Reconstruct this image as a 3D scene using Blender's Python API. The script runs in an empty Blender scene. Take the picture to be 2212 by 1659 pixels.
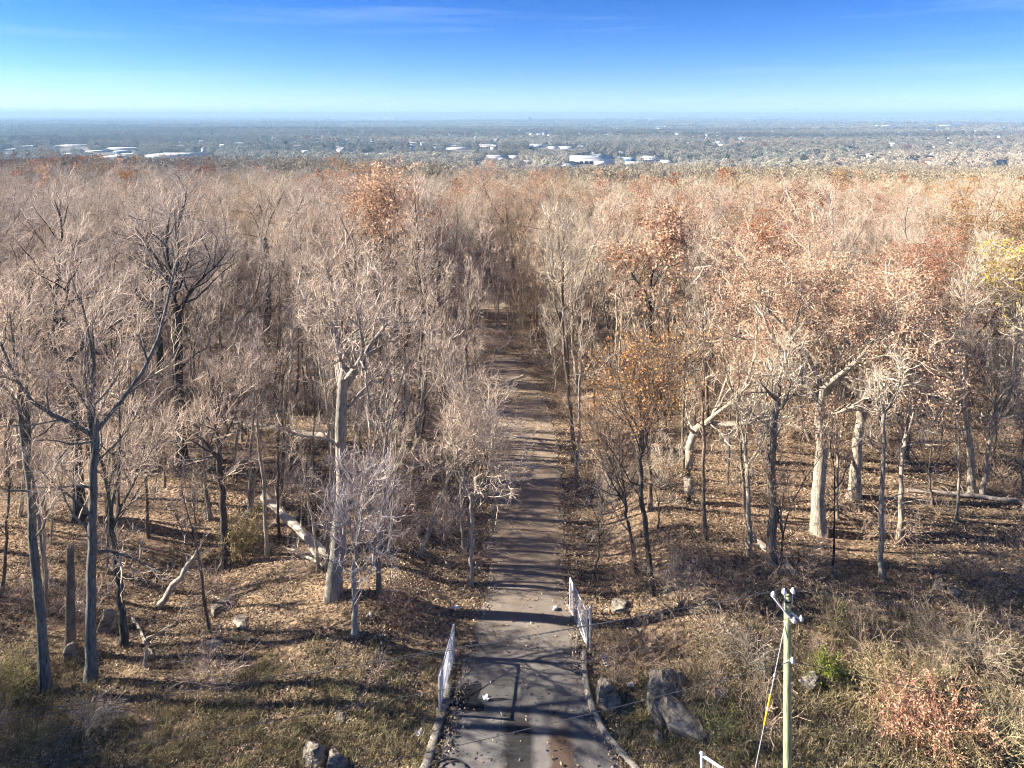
import bpy, math, random
import numpy as np

# ------------------------------------------------------------------ camera, sky, sun, exposure
scene = bpy.context.scene
COL = scene.collection
PI = math.pi
R_ = math.radians
CAM_H = 27.0
FPX = 1500.0            # focal length in pixels of a 2212 px wide picture
CX, HY = 1106.0, 246.0  # principal column and horizon row in that picture

cam_data = bpy.data.cameras.new('camera')
cam_data.sensor_width = 36.0
cam_data.lens = FPX / 2212.0 * 36.0
cam_data.shift_y = -(829.5 - HY) / 2212.0
cam_data.clip_start = 0.5
cam_data.clip_end = 80000.0
cam = bpy.data.objects.new('camera', cam_data)
cam.location = (0, 0, CAM_H)
cam.rotation_euler = (R_(90), 0, 0)
COL.objects.link(cam)
scene.camera = cam

SUN_ELEV = 27.0
SUN_AZ = R_(-84.0)      # compass style: 0 = +Y, clockwise; the sun stands to the left, a little ahead
sun_dir = np.array([math.sin(SUN_AZ) * math.cos(R_(SUN_ELEV)), math.cos(SUN_AZ) * math.cos(R_(SUN_ELEV)), math.sin(R_(SUN_ELEV))])

world = bpy.data.worlds.new('World')
scene.world = world
world.use_nodes = True
wn, wl = world.node_tree.nodes, world.node_tree.links
wn.clear()
sky = wn.new('ShaderNodeTexSky')
sky.sky_type = 'NISHITA'
sky.sun_disc = False
sky.sun_elevation = R_(SUN_ELEV)
sky.sun_rotation = SUN_AZ
sky.altitude = 2000
sky.air_density = 0.8
sky.dust_density = 0.2
sky.ozone_density = 3.0
hsv = wn.new('ShaderNodeHueSaturation')
hsv.inputs['Saturation'].default_value = 1.3
hsv.inputs['Value'].default_value = 1.0
# thin cirrus streaks, spread over the whole sky
tc = wn.new('ShaderNodeTexCoord')
mp = wn.new('ShaderNodeMapping')
mp.inputs['Scale'].default_value = (1.2, 1.2, 22.0)
mp.inputs['Rotation'].default_value = (R_(1.5), R_(-2.0), 0)
nz = wn.new('ShaderNodeTexNoise')
nz.inputs['Scale'].default_value = 2.2
nz.inputs['Detail'].default_value = 5.0
cr = wn.new('ShaderNodeValToRGB')
cr.color_ramp.elements[0].position = 0.52
cr.color_ramp.elements[0].color = (0, 0, 0, 1)
cr.color_ramp.elements[1].position = 0.85
cr.color_ramp.elements[1].color = (0.22, 0.22, 0.22, 1)
mixc = wn.new('ShaderNodeMixRGB')
mixc.inputs[2].default_value = (4.6, 5.6, 6.6, 1)
bg = wn.new('ShaderNodeBackground')
bg.inputs['Strength'].default_value = 0.05
wo = wn.new('ShaderNodeOutputWorld')
wl.new(sky.outputs[0], hsv.inputs['Color'])
wl.new(tc.outputs['Generated'], mp.inputs['Vector'])
wl.new(mp.outputs[0], nz.inputs['Vector'])
wl.new(nz.outputs['Fac'], cr.inputs[0])
wl.new(cr.outputs[0], mixc.inputs[0])
wb = wn.new('ShaderNodeMixRGB'); wb.blend_type = 'MULTIPLY'; wb.inputs[0].default_value = 1.0
wb.inputs[2].default_value = (0.93, 0.885, 1.08, 1)     # the camera's cool white balance, the same over the whole sky
wl.new(hsv.outputs[0], wb.inputs[1])
k1 = wn.new('ShaderNodeMixRGB'); k1.blend_type = 'MULTIPLY'; k1.inputs[0].default_value = 1.0; k1.inputs[2].default_value = (0.155, 0.155, 0.155, 1)
gm = wn.new('ShaderNodeGamma'); gm.inputs['Gamma'].default_value = 1.2   # the picture's contrast, the same over the whole sky
k2 = wn.new('ShaderNodeMixRGB'); k2.blend_type = 'MULTIPLY'; k2.inputs[0].default_value = 1.0; k2.inputs[2].default_value = (5.5, 5.5, 5.5, 1)
wl.new(wb.outputs[0], k1.inputs[1]); wl.new(k1.outputs[0], gm.inputs[0]); wl.new(gm.outputs[0], k2.inputs[1])
wl.new(k2.outputs[0], mixc.inputs[1])
wl.new(mixc.outputs[0], bg.inputs['Color'])
wl.new(bg.outputs[0], wo.inputs['Surface'])

sl = bpy.data.lights.new('sun', 'SUN')
sl.energy = 5.0
sl.angle = R_(0.53)
sl.color = (1.0, 0.905, 0.79)
sun = bpy.data.objects.new('sun', sl)
from mathutils import Vector, Euler, Matrix
sun.rotation_euler = Vector(sun_dir).to_track_quat('Z', 'Y').to_euler()
sun.location = (-40, -10, 60)
COL.objects.link(sun)

scene.view_settings.view_transform = 'Standard'
scene.view_settings.look = 'None'
scene.view_settings.gamma = 1.0
scene.view_settings.use_curve_mapping = False
scene.view_settings.exposure = 2.0
cy = scene.cycles
cy.use_light_tree = False
cy.filter_width = 1.1
cy.use_adaptive_sampling = True
cy.adaptive_threshold = 0.04
cy.max_bounces = 2
cy.diffuse_bounces = 2
cy.glossy_bounces = 1
cy.transmission_bounces = 2
cy.volume_bounces = 0
cy.transparent_max_bounces = 4
cy.use_denoising = True
cy.denoiser = 'OPENIMAGEDENOISE'
cy.denoising_input_passes = 'RGB_ALBEDO_NORMAL'
cy.denoising_prefilter = 'NONE'
cy.sample_clamp_indirect = 4.0
cy.caustics_reflective = False
cy.caustics_refractive = False

rng = np.random.default_rng(7)
random.seed(7)

# ------------------------------------------------------------------ helpers
def sm(t):
    t = np.clip(t, 0, 1)
    return t * t * (3 - 2 * t)

_ph = np.random.default_rng(3).uniform(0, 6.28, (8, 2))
def wav(x, y, s, k=0):
    """smooth pseudo noise, about -1..1"""
    a = np.sin(x / s + _ph[k, 0] + 1.3 * np.sin(y / s * 0.7 + _ph[k, 1]))
    b = np.sin(y / s * 1.1 + _ph[k + 1, 0] + 1.7 * np.sin(x / s * 0.6 + _ph[k + 1, 1]))
    return 0.5 * (a + b)

PRO_Y = np.array([-3000, 0, 70, 110, 160, 225, 330, 430, 560, 700, 850, 1000, 1200, 1500, 1e6])
PRO_H = np.array([-6, 0, 0, -2.2, -5.6, -10.5, -19, -27, -36, -46, -54, -59, -60, -60, -60])
def hills_fade(y): return sm((y - 10500) / 3500)
def height(x, y):
    x = np.asarray(x, float); y = np.asarray(y, float)
    r = np.sqrt((0.25 * x) ** 2 + y * y) * np.sign(y)
    h = np.interp(r, PRO_Y, PRO_H)
    ys = np.maximum(y, 1.0)
    left = sm((-x / ys - 0.02) / 0.4)
    h = h + left * 5.5 * sm((y - 150) / 180) * (1 - sm((y - 480) / 300))
    # right hand bank, left hand hollow
    roadx = 0.021 * y
    d = x - roadx
    h = h + 1.5 * sm((d - 4.2) / 5.5) * sm((y - 22) / 9) * (1 - sm((y - 55) / 40))
    h = h + 0.7 * sm((-d - 4.0) / 4.0) * sm((y - 27) / 6) * (1 - sm((y - 42) / 14)) * (1 - sm((-d - 9) / 5))
    h = h - 1.3 * np.exp(-((x + 19) / 5.0) ** 2 - ((y - 41) / 6.0) ** 2)
    off = sm((np.abs(d) - 3.5) / 4.0)
    h = h + off * (0.16 * wav(x, y, 3.1, 0) + 0.10 * wav(x, y, 1.3, 2)) * (1 - sm((y - 200) / 200))
    h = h + 0.9 * wav(x, y, 31.0, 4) * sm((y - 90) / 60)
    h = h + 5.0 * wav(x, y, 420.0, 5) * sm((y - 1700) / 1500)
    # low swells in the valley and hills on the horizon
    far = sm((y - 2600) / 2500)
    h = h + far * (1 - hills_fade(y)) * 11.0 * wav(x, y, 1300.0, 1)
    hills = sm((y - 10500) / 3500)
    h = h + hills * (124 + 13 * wav(x, y, 2100.0, 2) + 7 * wav(x, y, 760.0, 6) + 7 * np.minimum(np.abs(x) / 9000.0, 1.5))
    return h

_SCAN = 8.0 * 1.02 ** np.arange(420)
def G(px, py):
    """the ground point seen at a pixel of the 2212 px wide photograph"""
    f = lambda Y: (CAM_H - (py - HY) / FPX * Y) - height((px - CX) / FPX * Y, Y)
    below = np.nonzero(f(_SCAN) < 0)[0]
    j = below[0] if len(below) else len(_SCAN) - 1
    lo, hi = _SCAN[j - 1], _SCAN[j]
    for _ in range(30):
        m = 0.5 * (lo + hi)
        if f(m) > 0: lo = m
        else: hi = m
    Y = 0.5 * (lo + hi); X = (px - CX) / FPX * Y
    return X, Y, float(height(X, Y))

def A(px, py, Y):
    """the point at depth Y seen at a pixel"""
    return np.array([(px - CX) / FPX * Y, Y, CAM_H - (py - HY) / FPX * Y])

def mesh_np(name, V, F, mat=None, smooth=False):
    """mesh from arrays; F is a list of (n,3) or (n,4) arrays"""
    me = bpy.data.meshes.new(name)
    V = np.asarray(V, np.float32).reshape(-1, 3)
    if isinstance(F, np.ndarray) or not isinstance(F[0], np.ndarray): F = [F]
    F = [np.asarray(f, np.int32) for f in F if len(f)]
    tot = np.concatenate([np.full(len(f), f.shape[1], np.int32) for f in F])
    idx = np.concatenate([f.ravel() for f in F])
    me.vertices.add(len(V)); me.vertices.foreach_set('co', V.ravel())
    me.loops.add(len(idx)); me.loops.foreach_set('vertex_index', idx)
    me.polygons.add(len(tot))
    st = np.concatenate([[0], np.cumsum(tot)[:-1]]).astype(np.int32)
    me.polygons.foreach_set('loop_start', st)
    me.polygons.foreach_set('loop_total', tot)
    if smooth: me.polygons.foreach_set('use_smooth', np.ones(len(tot), bool))
    me.update(calc_edges=True)
    if mat: me.materials.append(mat)
    return me

def link(name, data, parent=None, loc=(0, 0, 0), rot=(0, 0, 0), scl=(1, 1, 1)):
    o = bpy.data.objects.new(name, data)
    COL.objects.link(o)
    if parent: o.parent = parent
    o.location = loc; o.rotation_euler = rot; o.scale = scl
    return o

def tag(o, label=None, cat=None, group=None, kind=None):
    if label: o['label'] = label
    if cat: o['category'] = cat
    if group: o['group'] = group
    if kind: o['kind'] = kind
    return o

class MB:
    """collects shapes for one mesh"""
    def __init__(s): s.V = []; s.F = {3: [], 4: []}; s.n = 0
    def add(s, V, F):
        V = np.asarray(V, float).reshape(-1, 3); F = np.asarray(F, int)
        if len(F) == 0: return s
        s.V.append(V); s.F[F.shape[1]].append(F + s.n); s.n += len(V)
        return s
    def box(s, c, d, rz=0.0):
        c = np.array(c, float); d = np.array(d, float) / 2
        v = np.array([[x, y, z] for x in (-1, 1) for y in (-1, 1) for z in (-1, 1)], float) * d
        if rz:
            ca, sa = math.cos(rz), math.sin(rz)
            v = np.stack([v[:, 0] * ca - v[:, 1] * sa, v[:, 0] * sa + v[:, 1] * ca, v[:, 2]], 1)
        return s.add(v + c, [[0, 1, 3, 2], [4, 6, 7, 5], [0, 4, 5, 1], [2, 3, 7, 6], [0, 2, 6, 4], [1, 5, 7, 3]])
    def tube(s, pts, r, sides=6, cap=True):
        pts = np.asarray(pts, float); K = len(pts)
        r = np.broadcast_to(np.asarray(r, float), (K,))
        V, F = tubes(pts[None], r[None], sides)
        s.add(V, F)
        if cap:
            for k, e in ((0, -1), (K - 1, 1)):
                ring = V[k * sides:(k + 1) * sides]
                c = ring.mean(0)
                s.add(np.vstack([ring, c]), [[i, (i + 1) % sides, sides][::e] for i in range(sides)])
        return s
    def mesh(s, name, mat, smooth=False):
        return mesh_np(name, np.concatenate(s.V), [np.concatenate(f) for f in s.F.values() if f], mat, smooth)
    def obj(s, name, mat, parent=None, smooth=False, **k):
        return link(name, s.mesh(name, mat, smooth), parent, **k)

def tubes(P, Rr, sides):
    """P (N,K,3), Rr (N,K): open tubes as one vertex and one quad array"""
    N, K, _ = P.shape
    T = np.gradient(P, axis=1)
    T /= np.linalg.norm(T, axis=2, keepdims=True) + 1e-9
    Tm = T.mean(1)
    ref = np.where((np.abs(Tm[:, 2]) < 0.8)[:, None], np.array([0, 0, 1.0]), np.array([1.0, 0, 0]))
    U = np.cross(T, ref[:, None, :]); U /= np.linalg.norm(U, axis=2, keepdims=True) + 1e-9
    W = np.cross(T, U)
    a = np.arange(sides) / sides * 2 * PI
    ring = U[:, :, None, :] * np.cos(a)[None, None, :, None] + W[:, :, None, :] * np.sin(a)[None, None, :, None]
    V = P[:, :, None, :] + ring * Rr[:, :, None, None]
    base = (np.arange(N) * K * sides)[:, None, None] + (np.arange(K - 1) * sides)[None, :, None]
    j = np.arange(sides)[None, None, :]; j2 = (j + 1) % sides
    F = np.stack([base + j, base + j2, base + sides + j2, base + sides + j], -1).reshape(-1, 4)
    return V.reshape(-1, 3), F

# ------------------------------------------------------------------ materials
def mat_new(name):
    m = bpy.data.materials.new(name); m.use_nodes = True
    n, l = m.node_tree.nodes, m.node_tree.links
    b = n['Principled BSDF']
    b.inputs['Roughness'].default_value = 0.9
    b.inputs['Specular IOR Level'].default_value = 0.2
    return m, n, l, b

def ramp(n, stops):
    r = n.new('ShaderNodeValToRGB')
    e = r.color_ramp.elements
    while len(e) < len(stops): e.new(0.5)
    for k, (p, c) in enumerate(stops):
        e[k].position = p; e[k].color = tuple(c) + (1,) if len(c) == 3 else c
    return r

def noise(n, l, scale, detail=4.0, vec=None, rough=0.6):
    t = n.new('ShaderNodeTexNoise')
    t.inputs['Scale'].default_value = scale; t.inputs['Detail'].default_value = detail
    t.inputs['Roughness'].default_value = rough
    if vec: l.new(vec, t.inputs['Vector'])
    return t

def mixc_(n, l, fac, a, b, mode='MIX'):
    m = n.new('ShaderNodeMixRGB'); m.blend_type = mode
    for k, v in ((0, fac), (1, a), (2, b)):
        if isinstance(v, (int, float)): m.inputs[k].default_value = v
        elif isinstance(v, (tuple, list)): m.inputs[k].default_value = tuple(v) + (1,) if len(v) == 3 else v
        else: l.new(v, m.inputs[k])
    return m.outputs[0]

def tint_of(n, src):
    """where a thing's own colour comes from: the object, or the scattered instance"""
    if src == 'object':
        return n.new('ShaderNodeObjectInfo').outputs['Color']
    a = n.new('ShaderNodeAttribute'); a.attribute_type = 'INSTANCER'; a.attribute_name = 'tint'
    return a.outputs['Color']

def bark_mat(name, src, fine=True):
    m, n, l, b = mat_new(name)
    t = tint_of(n, src)
    co = n.new('ShaderNodeTexCoord')
    if fine:
        mpn = n.new('ShaderNodeMapping'); mpn.inputs['Scale'].default_value = (6, 6, 0.7)
        l.new(co.outputs['Object'], mpn.inputs[0])
        a = noise(n, l, 3.0, 6, mpn.outputs[0])
        r = ramp(n, [(0.30, (0.28, 0.26, 0.25)), (0.45, (0.75, 0.74, 0.72)), (0.58, (1.05, 1.05, 1.03)), (0.75, (1.5, 1.46, 1.40))])
        l.new(a.outputs[0], r.inputs[0])
        big = noise(n, l, 0.7, 3, co.outputs['Object'])
        r2 = ramp(n, [(0.35, (0.75, 0.78, 0.75)), (0.65, (1.15, 1.12, 1.08))])
        l.new(big.outputs[0], r2.inputs[0])
        c = mixc_(n, l, 1.0, mixc_(n, l, 1.0, t, r.outputs[0], 'MULTIPLY'), r2.outputs[0], 'MULTIPLY')
        bm = n.new('ShaderNodeBump'); bm.inputs['Strength'].default_value = 1.0; bm.inputs['Distance'].default_value = 0.09
        l.new(a.outputs[0], bm.inputs['Height']); l.new(bm.outputs[0], b.inputs['Normal'])
    else:
        g = n.new('ShaderNodeNewGeometry')
        r = ramp(n, [(0.0, (0.40, 0.36, 0.33)), (0.35, (0.78, 0.75, 0.71)), (0.7, (1.08, 1.08, 1.06)), (1.0, (1.42, 1.40, 1.36))])
        l.new(g.outputs['Random Per Island'], r.inputs[0])
        c = mixc_(n, l, 1.0, t, r.outputs[0], 'MULTIPLY')
    l.new(c, b.inputs['Base Color'])
    return m

def leaf_mat(name, src=None, cols=None):
    m, n, l, b = mat_new(name)
    g = n.new('ShaderNodeNewGeometry')
    if src:
        r = ramp(n, [(0.0, (0.50, 0.44, 0.40)), (0.45, (0.95, 0.95, 0.95)), (1.0, (1.5, 1.5, 1.55))])
        l.new(g.outputs['Random Per Island'], r.inputs[0])
        c = mixc_(n, l, 1.0, tint_of(n, src), r.outputs[0], 'MULTIPLY')
    else:
        r = ramp(n, cols)
        l.new(g.outputs['Random Per Island'], r.inputs[0])
        c = r.outputs[0]
    l.new(c, b.inputs['Base Color'])
    tr = n.new('ShaderNodeBsdfTranslucent'); l.new(c, tr.inputs['Color'])
    mx = n.new('ShaderNodeMixShader'); mx.inputs[0].default_value = 0.28
    l.new(b.outputs[0], mx.inputs[1]); l.new(tr.outputs[0], mx.inputs[2])
    l.new(mx.outputs[0], n['Material Output'].inputs['Surface'])
    return m

def plain(name, col, rough=0.7, metal=0.0, var=0.25, scale=2.0, bump=0.0):
    m, n, l, b = mat_new(name)
    co = n.new('ShaderNodeTexCoord')
    a = noise(n, l, scale, 5, co.outputs['Object'])
    r = ramp(n, [(0.3, tuple(c * (1 - var) for c in col)), (0.7, tuple(min(1, c * (1 + var)) for c in col))])
    l.new(a.outputs[0], r.inputs[0]); l.new(r.outputs[0], b.inputs['Base Color'])
    b.inputs['Roughness'].default_value = rough; b.inputs['Metallic'].default_value = metal
    if bump:
        bm = n.new('ShaderNodeBump'); bm.inputs['Strength'].default_value = 0.8; bm.inputs['Distance'].default_value = bump
        l.new(a.outputs[0], bm.inputs['Height']); l.new(bm.outputs[0], b.inputs['Normal'])
    return m

M = {}
M['bark'] = bark_mat('bark', 'object')
M['twig'] = bark_mat('twig', 'object', False)
M['bark_far'] = bark_mat('bark_far', 'instancer', False)
M['leaf'] = leaf_mat('leaf', 'object')
M['leaf_far'] = leaf_mat('leaf_far', 'instancer')
M['litter'] = leaf_mat('litter', cols=[(0.0, (0.08, 0.055, 0.036)), (0.3, (0.22, 0.165, 0.112)), (0.6, (0.40, 0.315, 0.22)), (0.9, (0.58, 0.48, 0.36)), (1.0, (0.70, 0.61, 0.50))])
M['straw'] = leaf_mat('straw', cols=[(0.0, (0.09, 0.085, 0.035)), (0.5, (0.24, 0.20, 0.10)), (1.0, (0.46, 0.39, 0.23))])
M['green_leaf'] = leaf_mat('green_leaf', cols=[(0.0, (0.07, 0.10, 0.015)), (0.6, (0.19, 0.25, 0.03)), (1.0, (0.34, 0.38, 0.07))])

def ground_mat():
    m, n, l, b = mat_new('leaf_covered_ground')
    g = n.new('ShaderNodeNewGeometry')
    P = g.outputs['Position']
    fine = noise(n, l, 5.0, 8, P, 0.75)
    mid = noise(n, l, 0.35, 5, P)
    vor = n.new('ShaderNodeTexVoronoi'); vor.inputs['Scale'].default_value = 7.0
    l.new(P, vor.inputs['Vector'])
    lit = ramp(n, [(0.25, (0.06, 0.038, 0.025)), (0.45, (0.21, 0.155, 0.105)), (0.6, (0.38, 0.295, 0.205)), (0.8, (0.54, 0.44, 0.33))])
    l.new(fine.outputs[0], lit.inputs[0])
    vr = ramp(n, [(0.0, (0.55, 0.5, 0.48)), (0.5, (1.0, 1.0, 1.0)), (1.0, (1.35, 1.3, 1.25))])
    sep0 = n.new('ShaderNodeSeparateColor'); l.new(vor.outputs['Color'], sep0.inputs[0]); l.new(sep0.outputs[0], vr.inputs[0])
    c = mixc_(n, l, 1.0, lit.outputs[0], vr.outputs[0], 'MULTIPLY')
    md = ramp(n, [(0.35, (0.62, 0.62, 0.60)), (0.65, (1.15, 1.08, 1.0))])
    l.new(mid.outputs[0], md.inputs[0])
    c = mixc_(n, l, 1.0, c, md.outputs[0], 'MULTIPLY')
    # damp straw-green patches on the verge near the street
    sx = n.new('ShaderNodeSeparateXYZ'); l.new(P, sx.inputs[0])
    verge = n.new('ShaderNodeMapRange'); verge.inputs['From Min'].default_value = 37; verge.inputs['From Max'].default_value = 29
    l.new(sx.outputs['Y'], verge.inputs['Value'])
    gp = noise(n, l, 0.18, 3, P)
    gr = ramp(n, [(0.48, (0, 0, 0)), (0.60, (0.75, 0.75, 0.75))]); l.new(gp.outputs[0], gr.inputs[0])
    vf = n.new('ShaderNodeMath'); vf.operation = 'MULTIPLY'; l.new(verge.outputs[0], vf.inputs[0]); l.new(gr.outputs[0], vf.inputs[1])
    c = mixc_(n, l, vf.outputs[0], c, mixc_(n, l, fine.outputs[0], (0.06, 0.06, 0.02), (0.36, 0.31, 0.15)))
    # far valley: wood floor, fields and roofs too small to tell apart
    fr = n.new('ShaderNodeMapRange'); fr.inputs['From Min'].default_value = 700; fr.inputs['From Max'].default_value = 1500
    l.new(sx.outputs['Y'], fr.inputs['Value'])
    mpn = n.new('ShaderNodeMapping'); mpn.inputs['Scale'].default_value = (1, 0.3, 1); l.new(P, mpn.inputs[0])
    fn = noise(n, l, 0.010, 6, mpn.outputs[0], 0.7)
    fc = ramp(n, [(0.30, (0.035, 0.045, 0.035)), (0.48, (0.10, 0.088, 0.075)), (0.60, (0.15, 0.13, 0.11)), (0.72, (0.21, 0.19, 0.16))])
    l.new(fn.outputs[0], fc.inputs[0])
    c = mixc_(n, l, fr.outputs[0], c, fc.outputs[0])
    l.new(c, b.inputs['Base Color'])
    bm = n.new('ShaderNodeBump'); bm.inputs['Strength'].default_value = 0.9; bm.inputs['Distance'].default_value = 0.09
    l.new(fine.outputs[0], bm.inputs['Height']); l.new(bm.outputs[0], b.inputs['Normal'])
    return m
M['ground'] = ground_mat()

def road_mat():
    m, n, l, b = mat_new('worn_asphalt')
    g = n.new('ShaderNodeNewGeometry'); P = g.outputs['Position']
    sx = n.new('ShaderNodeSeparateXYZ'); l.new(P, sx.inputs[0])
    grain = noise(n, l, 26.0, 6, P, 0.8)
    big = noise(n, l, 0.55, 6, P, 0.65)
    base = ramp(n, [(0.30, (0.09, 0.088, 0.084)), (0.5, (0.155, 0.148, 0.138)), (0.70, (0.23, 0.215, 0.19))])
    l.new(big.outputs[0], base.inputs[0])
    gr = ramp(n, [(0.3, (0.72, 0.72, 0.72)), (0.7, (1.25, 1.25, 1.25))]); l.new(grain.outputs[0], gr.inputs[0])
    c = mixc_(n, l, 1.0, base.outputs[0], gr.outputs[0], 'MULTIPLY')
    # dust and tan soil beyond the gate
    dust = n.new('ShaderNodeMapRange'); dust.inputs['From Min'].default_value = 32; dust.inputs['From Max'].default_value = 44
    l.new(sx.outputs['Y'], dust.inputs['Value'])
    dn = noise(n, l, 0.9, 5, P)
    dm = n.new('ShaderNodeMath'); dm.operation = 'MULTIPLY'; l.new(dust.outputs[0], dm.inputs[0]); l.new(dn.outputs[0], dm.inputs[1])
    dm2 = n.new('ShaderNodeMath'); dm2.operation = 'MULTIPLY'; dm2.use_clamp = True; dm2.inputs[1].default_value = 1.5; l.new(dm.outputs[0], dm2.inputs[0])
    c = mixc_(n, l, dm2.outputs[0], c, (0.29, 0.215, 0.145))
    # dark resurfaced strip across the mouth with a ragged edge
    wob = noise(n, l, 0.8, 4, P)
    # two dark wheel tracks running down to the street
    for x0, w, y1, dark in ((0.28, 0.80, 31.5, (0.035, 0.034, 0.034)), (2.10, 0.62, 30.6, (0.085, 0.058, 0.044))):
        a1 = n.new('ShaderNodeMath'); a1.operation = 'MULTIPLY_ADD'; l.new(wob.outputs[0], a1.inputs[0]); a1.inputs[1].default_value = 0.35; l.new(sx.outputs['X'], a1.inputs[2])
        a2 = n.new('ShaderNodeMath'); a2.operation = 'SUBTRACT'; l.new(a1.outputs[0], a2.inputs[0]); a2.inputs[1].default_value = x0 + 0.17
        a3 = n.new('ShaderNodeMath'); a3.operation = 'ABSOLUTE'; l.new(a2.outputs[0], a3.inputs[0])
        a4 = n.new('ShaderNodeMapRange'); a4.inputs['From Min'].default_value = w; a4.inputs['From Max'].default_value = w * 0.55; l.new(a3.outputs[0], a4.inputs['Value'])
        a5 = n.new('ShaderNodeMapRange'); a5.inputs['From Min'].default_value = y1 + 1.2; a5.inputs['From Max'].default_value = y1 - 1.2; l.new(sx.outputs['Y'], a5.inputs['Value'])
        a6 = n.new('ShaderNodeMath'); a6.operation = 'MULTIPLY'; l.new(a4.outputs[0], a6.inputs[0]); l.new(a5.outputs[0], a6.inputs[1])
        a7 = n.new('ShaderNodeMath'); a7.operation = 'MULTIPLY'; l.new(a6.outputs[0], a7.inputs[0]); l.new(wob.outputs[0], a7.inputs[1])
        a8 = n.new('ShaderNodeMath'); a8.operation = 'MULTIPLY'; a8.use_clamp = True; l.new(a7.outputs[0], a8.inputs[0]); a8.inputs[1].default_value = 2.3
        c = mixc_(n, l, a8.outputs[0], c, dark)
    # cracks
    vw = noise(n, l, 1.2, 4, P)
    va = mixc_(n, l, 0.25, P, vw.outputs['Color'], 'ADD')
    vo = n.new('ShaderNodeTexVoronoi'); vo.feature = 'DISTANCE_TO_EDGE'; vo.inputs['Scale'].default_value = 0.42; l.new(va, vo.inputs['Vector'])
    ck = ramp(n, [(0.0, (1, 1, 1)), (0.012, (0, 0, 0))]); l.new(vo.outputs['Distance'], ck.inputs[0])
    cs = ramp(n, [(0.5, (0, 0, 0)), (0.6, (0.85, 0.85, 0.85))]); l.new(dn.outputs[0], cs.inputs[0])
    cm = mixc_(n, l, 1.0, ck.outputs[0], cs.outputs[0], 'MULTIPLY')
    c = mixc_(n, l, cm, c, (0.02, 0.02, 0.02))
    l.new(c, b.inputs['Base Color'])
    b.inputs['Roughness'].default_value = 0.8
    bm = n.new('ShaderNodeBump'); bm.inputs['Strength'].default_value = 0.5; bm.inputs['Distance'].default_value = 0.02
    l.new(grain.outputs[0], bm.inputs['Height']); l.new(bm.outputs[0], b.inputs['Normal'])
    return m
M['road'] = road_mat()
def stone_mat():
    m, n, l, b = mat_new('weathered_stone')
    co = n.new('ShaderNodeTexCoord'); P = co.outputs['Object']
    a = noise(n, l, 1.4, 8, P, 0.7); f_ = noise(n, l, 9.0, 6, P, 0.7); li = noise(n, l, 3.2, 4, P)
    r = ramp(n, [(0.32, (0.12, 0.10, 0.085)), (0.5, (0.28, 0.245, 0.20)), (0.68, (0.42, 0.37, 0.30))]); l.new(a.outputs[0], r.inputs[0])
    fr = ramp(n, [(0.3, (0.6, 0.6, 0.6)), (0.7, (1.3, 1.3, 1.3))]); l.new(f_.outputs[0], fr.inputs[0])
    c = mixc_(n, l, 1.0, r.outputs[0], fr.outputs[0], 'MULTIPLY')
    lr = ramp(n, [(0.58, (0, 0, 0)), (0.66, (0.7, 0.7, 0.7))]); l.new(li.outputs[0], lr.inputs[0])
    c = mixc_(n, l, lr.outputs[0], c, (0.30, 0.31, 0.22))
    mpn = n.new('ShaderNodeMapping'); mpn.inputs['Scale'].default_value = (0.8, 0.8, 4.5); mpn.inputs['Rotation'].default_value = (0.35, 0.2, 0); l.new(P, mpn.inputs[0])
    sn = noise(n, l, 1.6, 6, mpn.outputs[0], 0.7)
    ck = ramp(n, [(0.36, (0.45, 0.43, 0.42)), (0.46, (1, 1, 1)), (0.62, (1.12, 1.12, 1.1))]); l.new(sn.outputs[0], ck.inputs[0])
    c = mixc_(n, l, 1.0, c, ck.outputs[0], 'MULTIPLY')
    l.new(c, b.inputs['Base Color'])
    hgt = mixc_(n, l, 1.0, mixc_(n, l, 0.5, a.outputs[0], f_.outputs[0]), ck.outputs[0], 'MULTIPLY')
    bm = n.new('ShaderNodeBump'); bm.inputs['Strength'].default_value = 1.0; bm.inputs['Distance'].default_value = 0.12
    l.new(hgt, bm.inputs['Height']); l.new(bm.outputs[0], b.inputs['Normal'])
    return m
M['tar'] = plain('tar_patch', (0.022, 0.022, 0.024), 0.6, var=0.5, scale=3)
M['concrete'] = plain('kerb_concrete', (0.30, 0.275, 0.235), 0.9, var=0.3, scale=1.5, bump=0.01)
M['stone'] = stone_mat()
M['wood'] = plain('dead_wood', (0.42, 0.36, 0.29), 0.9, var=0.45, scale=3.0, bump=0.03)
M['pole'] = None
M['steel'] = plain('galvanised_steel', (0.62, 0.65, 0.70), 0.45, 0.6, 0.12, 8)
M['white'] = plain('white_paint', (0.80, 0.80, 0.80), 0.5, 0, 0.05, 3)
M['wire'] = plain('weathered_wire', (0.12, 0.12, 0.125), 0.6, 0.3, 0.2, 3)
M['yellow'] = plain('yellow_plastic', (0.85, 0.50, 0.03), 0.5, 0, 0.05, 3)
M['black'] = plain('black_rubber', (0.018, 0.018, 0.02), 0.6, 0, 0.2, 5)
M['porcelain'] = plain('grey_porcelain', (0.72, 0.73, 0.76), 0.25, 0, 0.06, 6)

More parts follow.
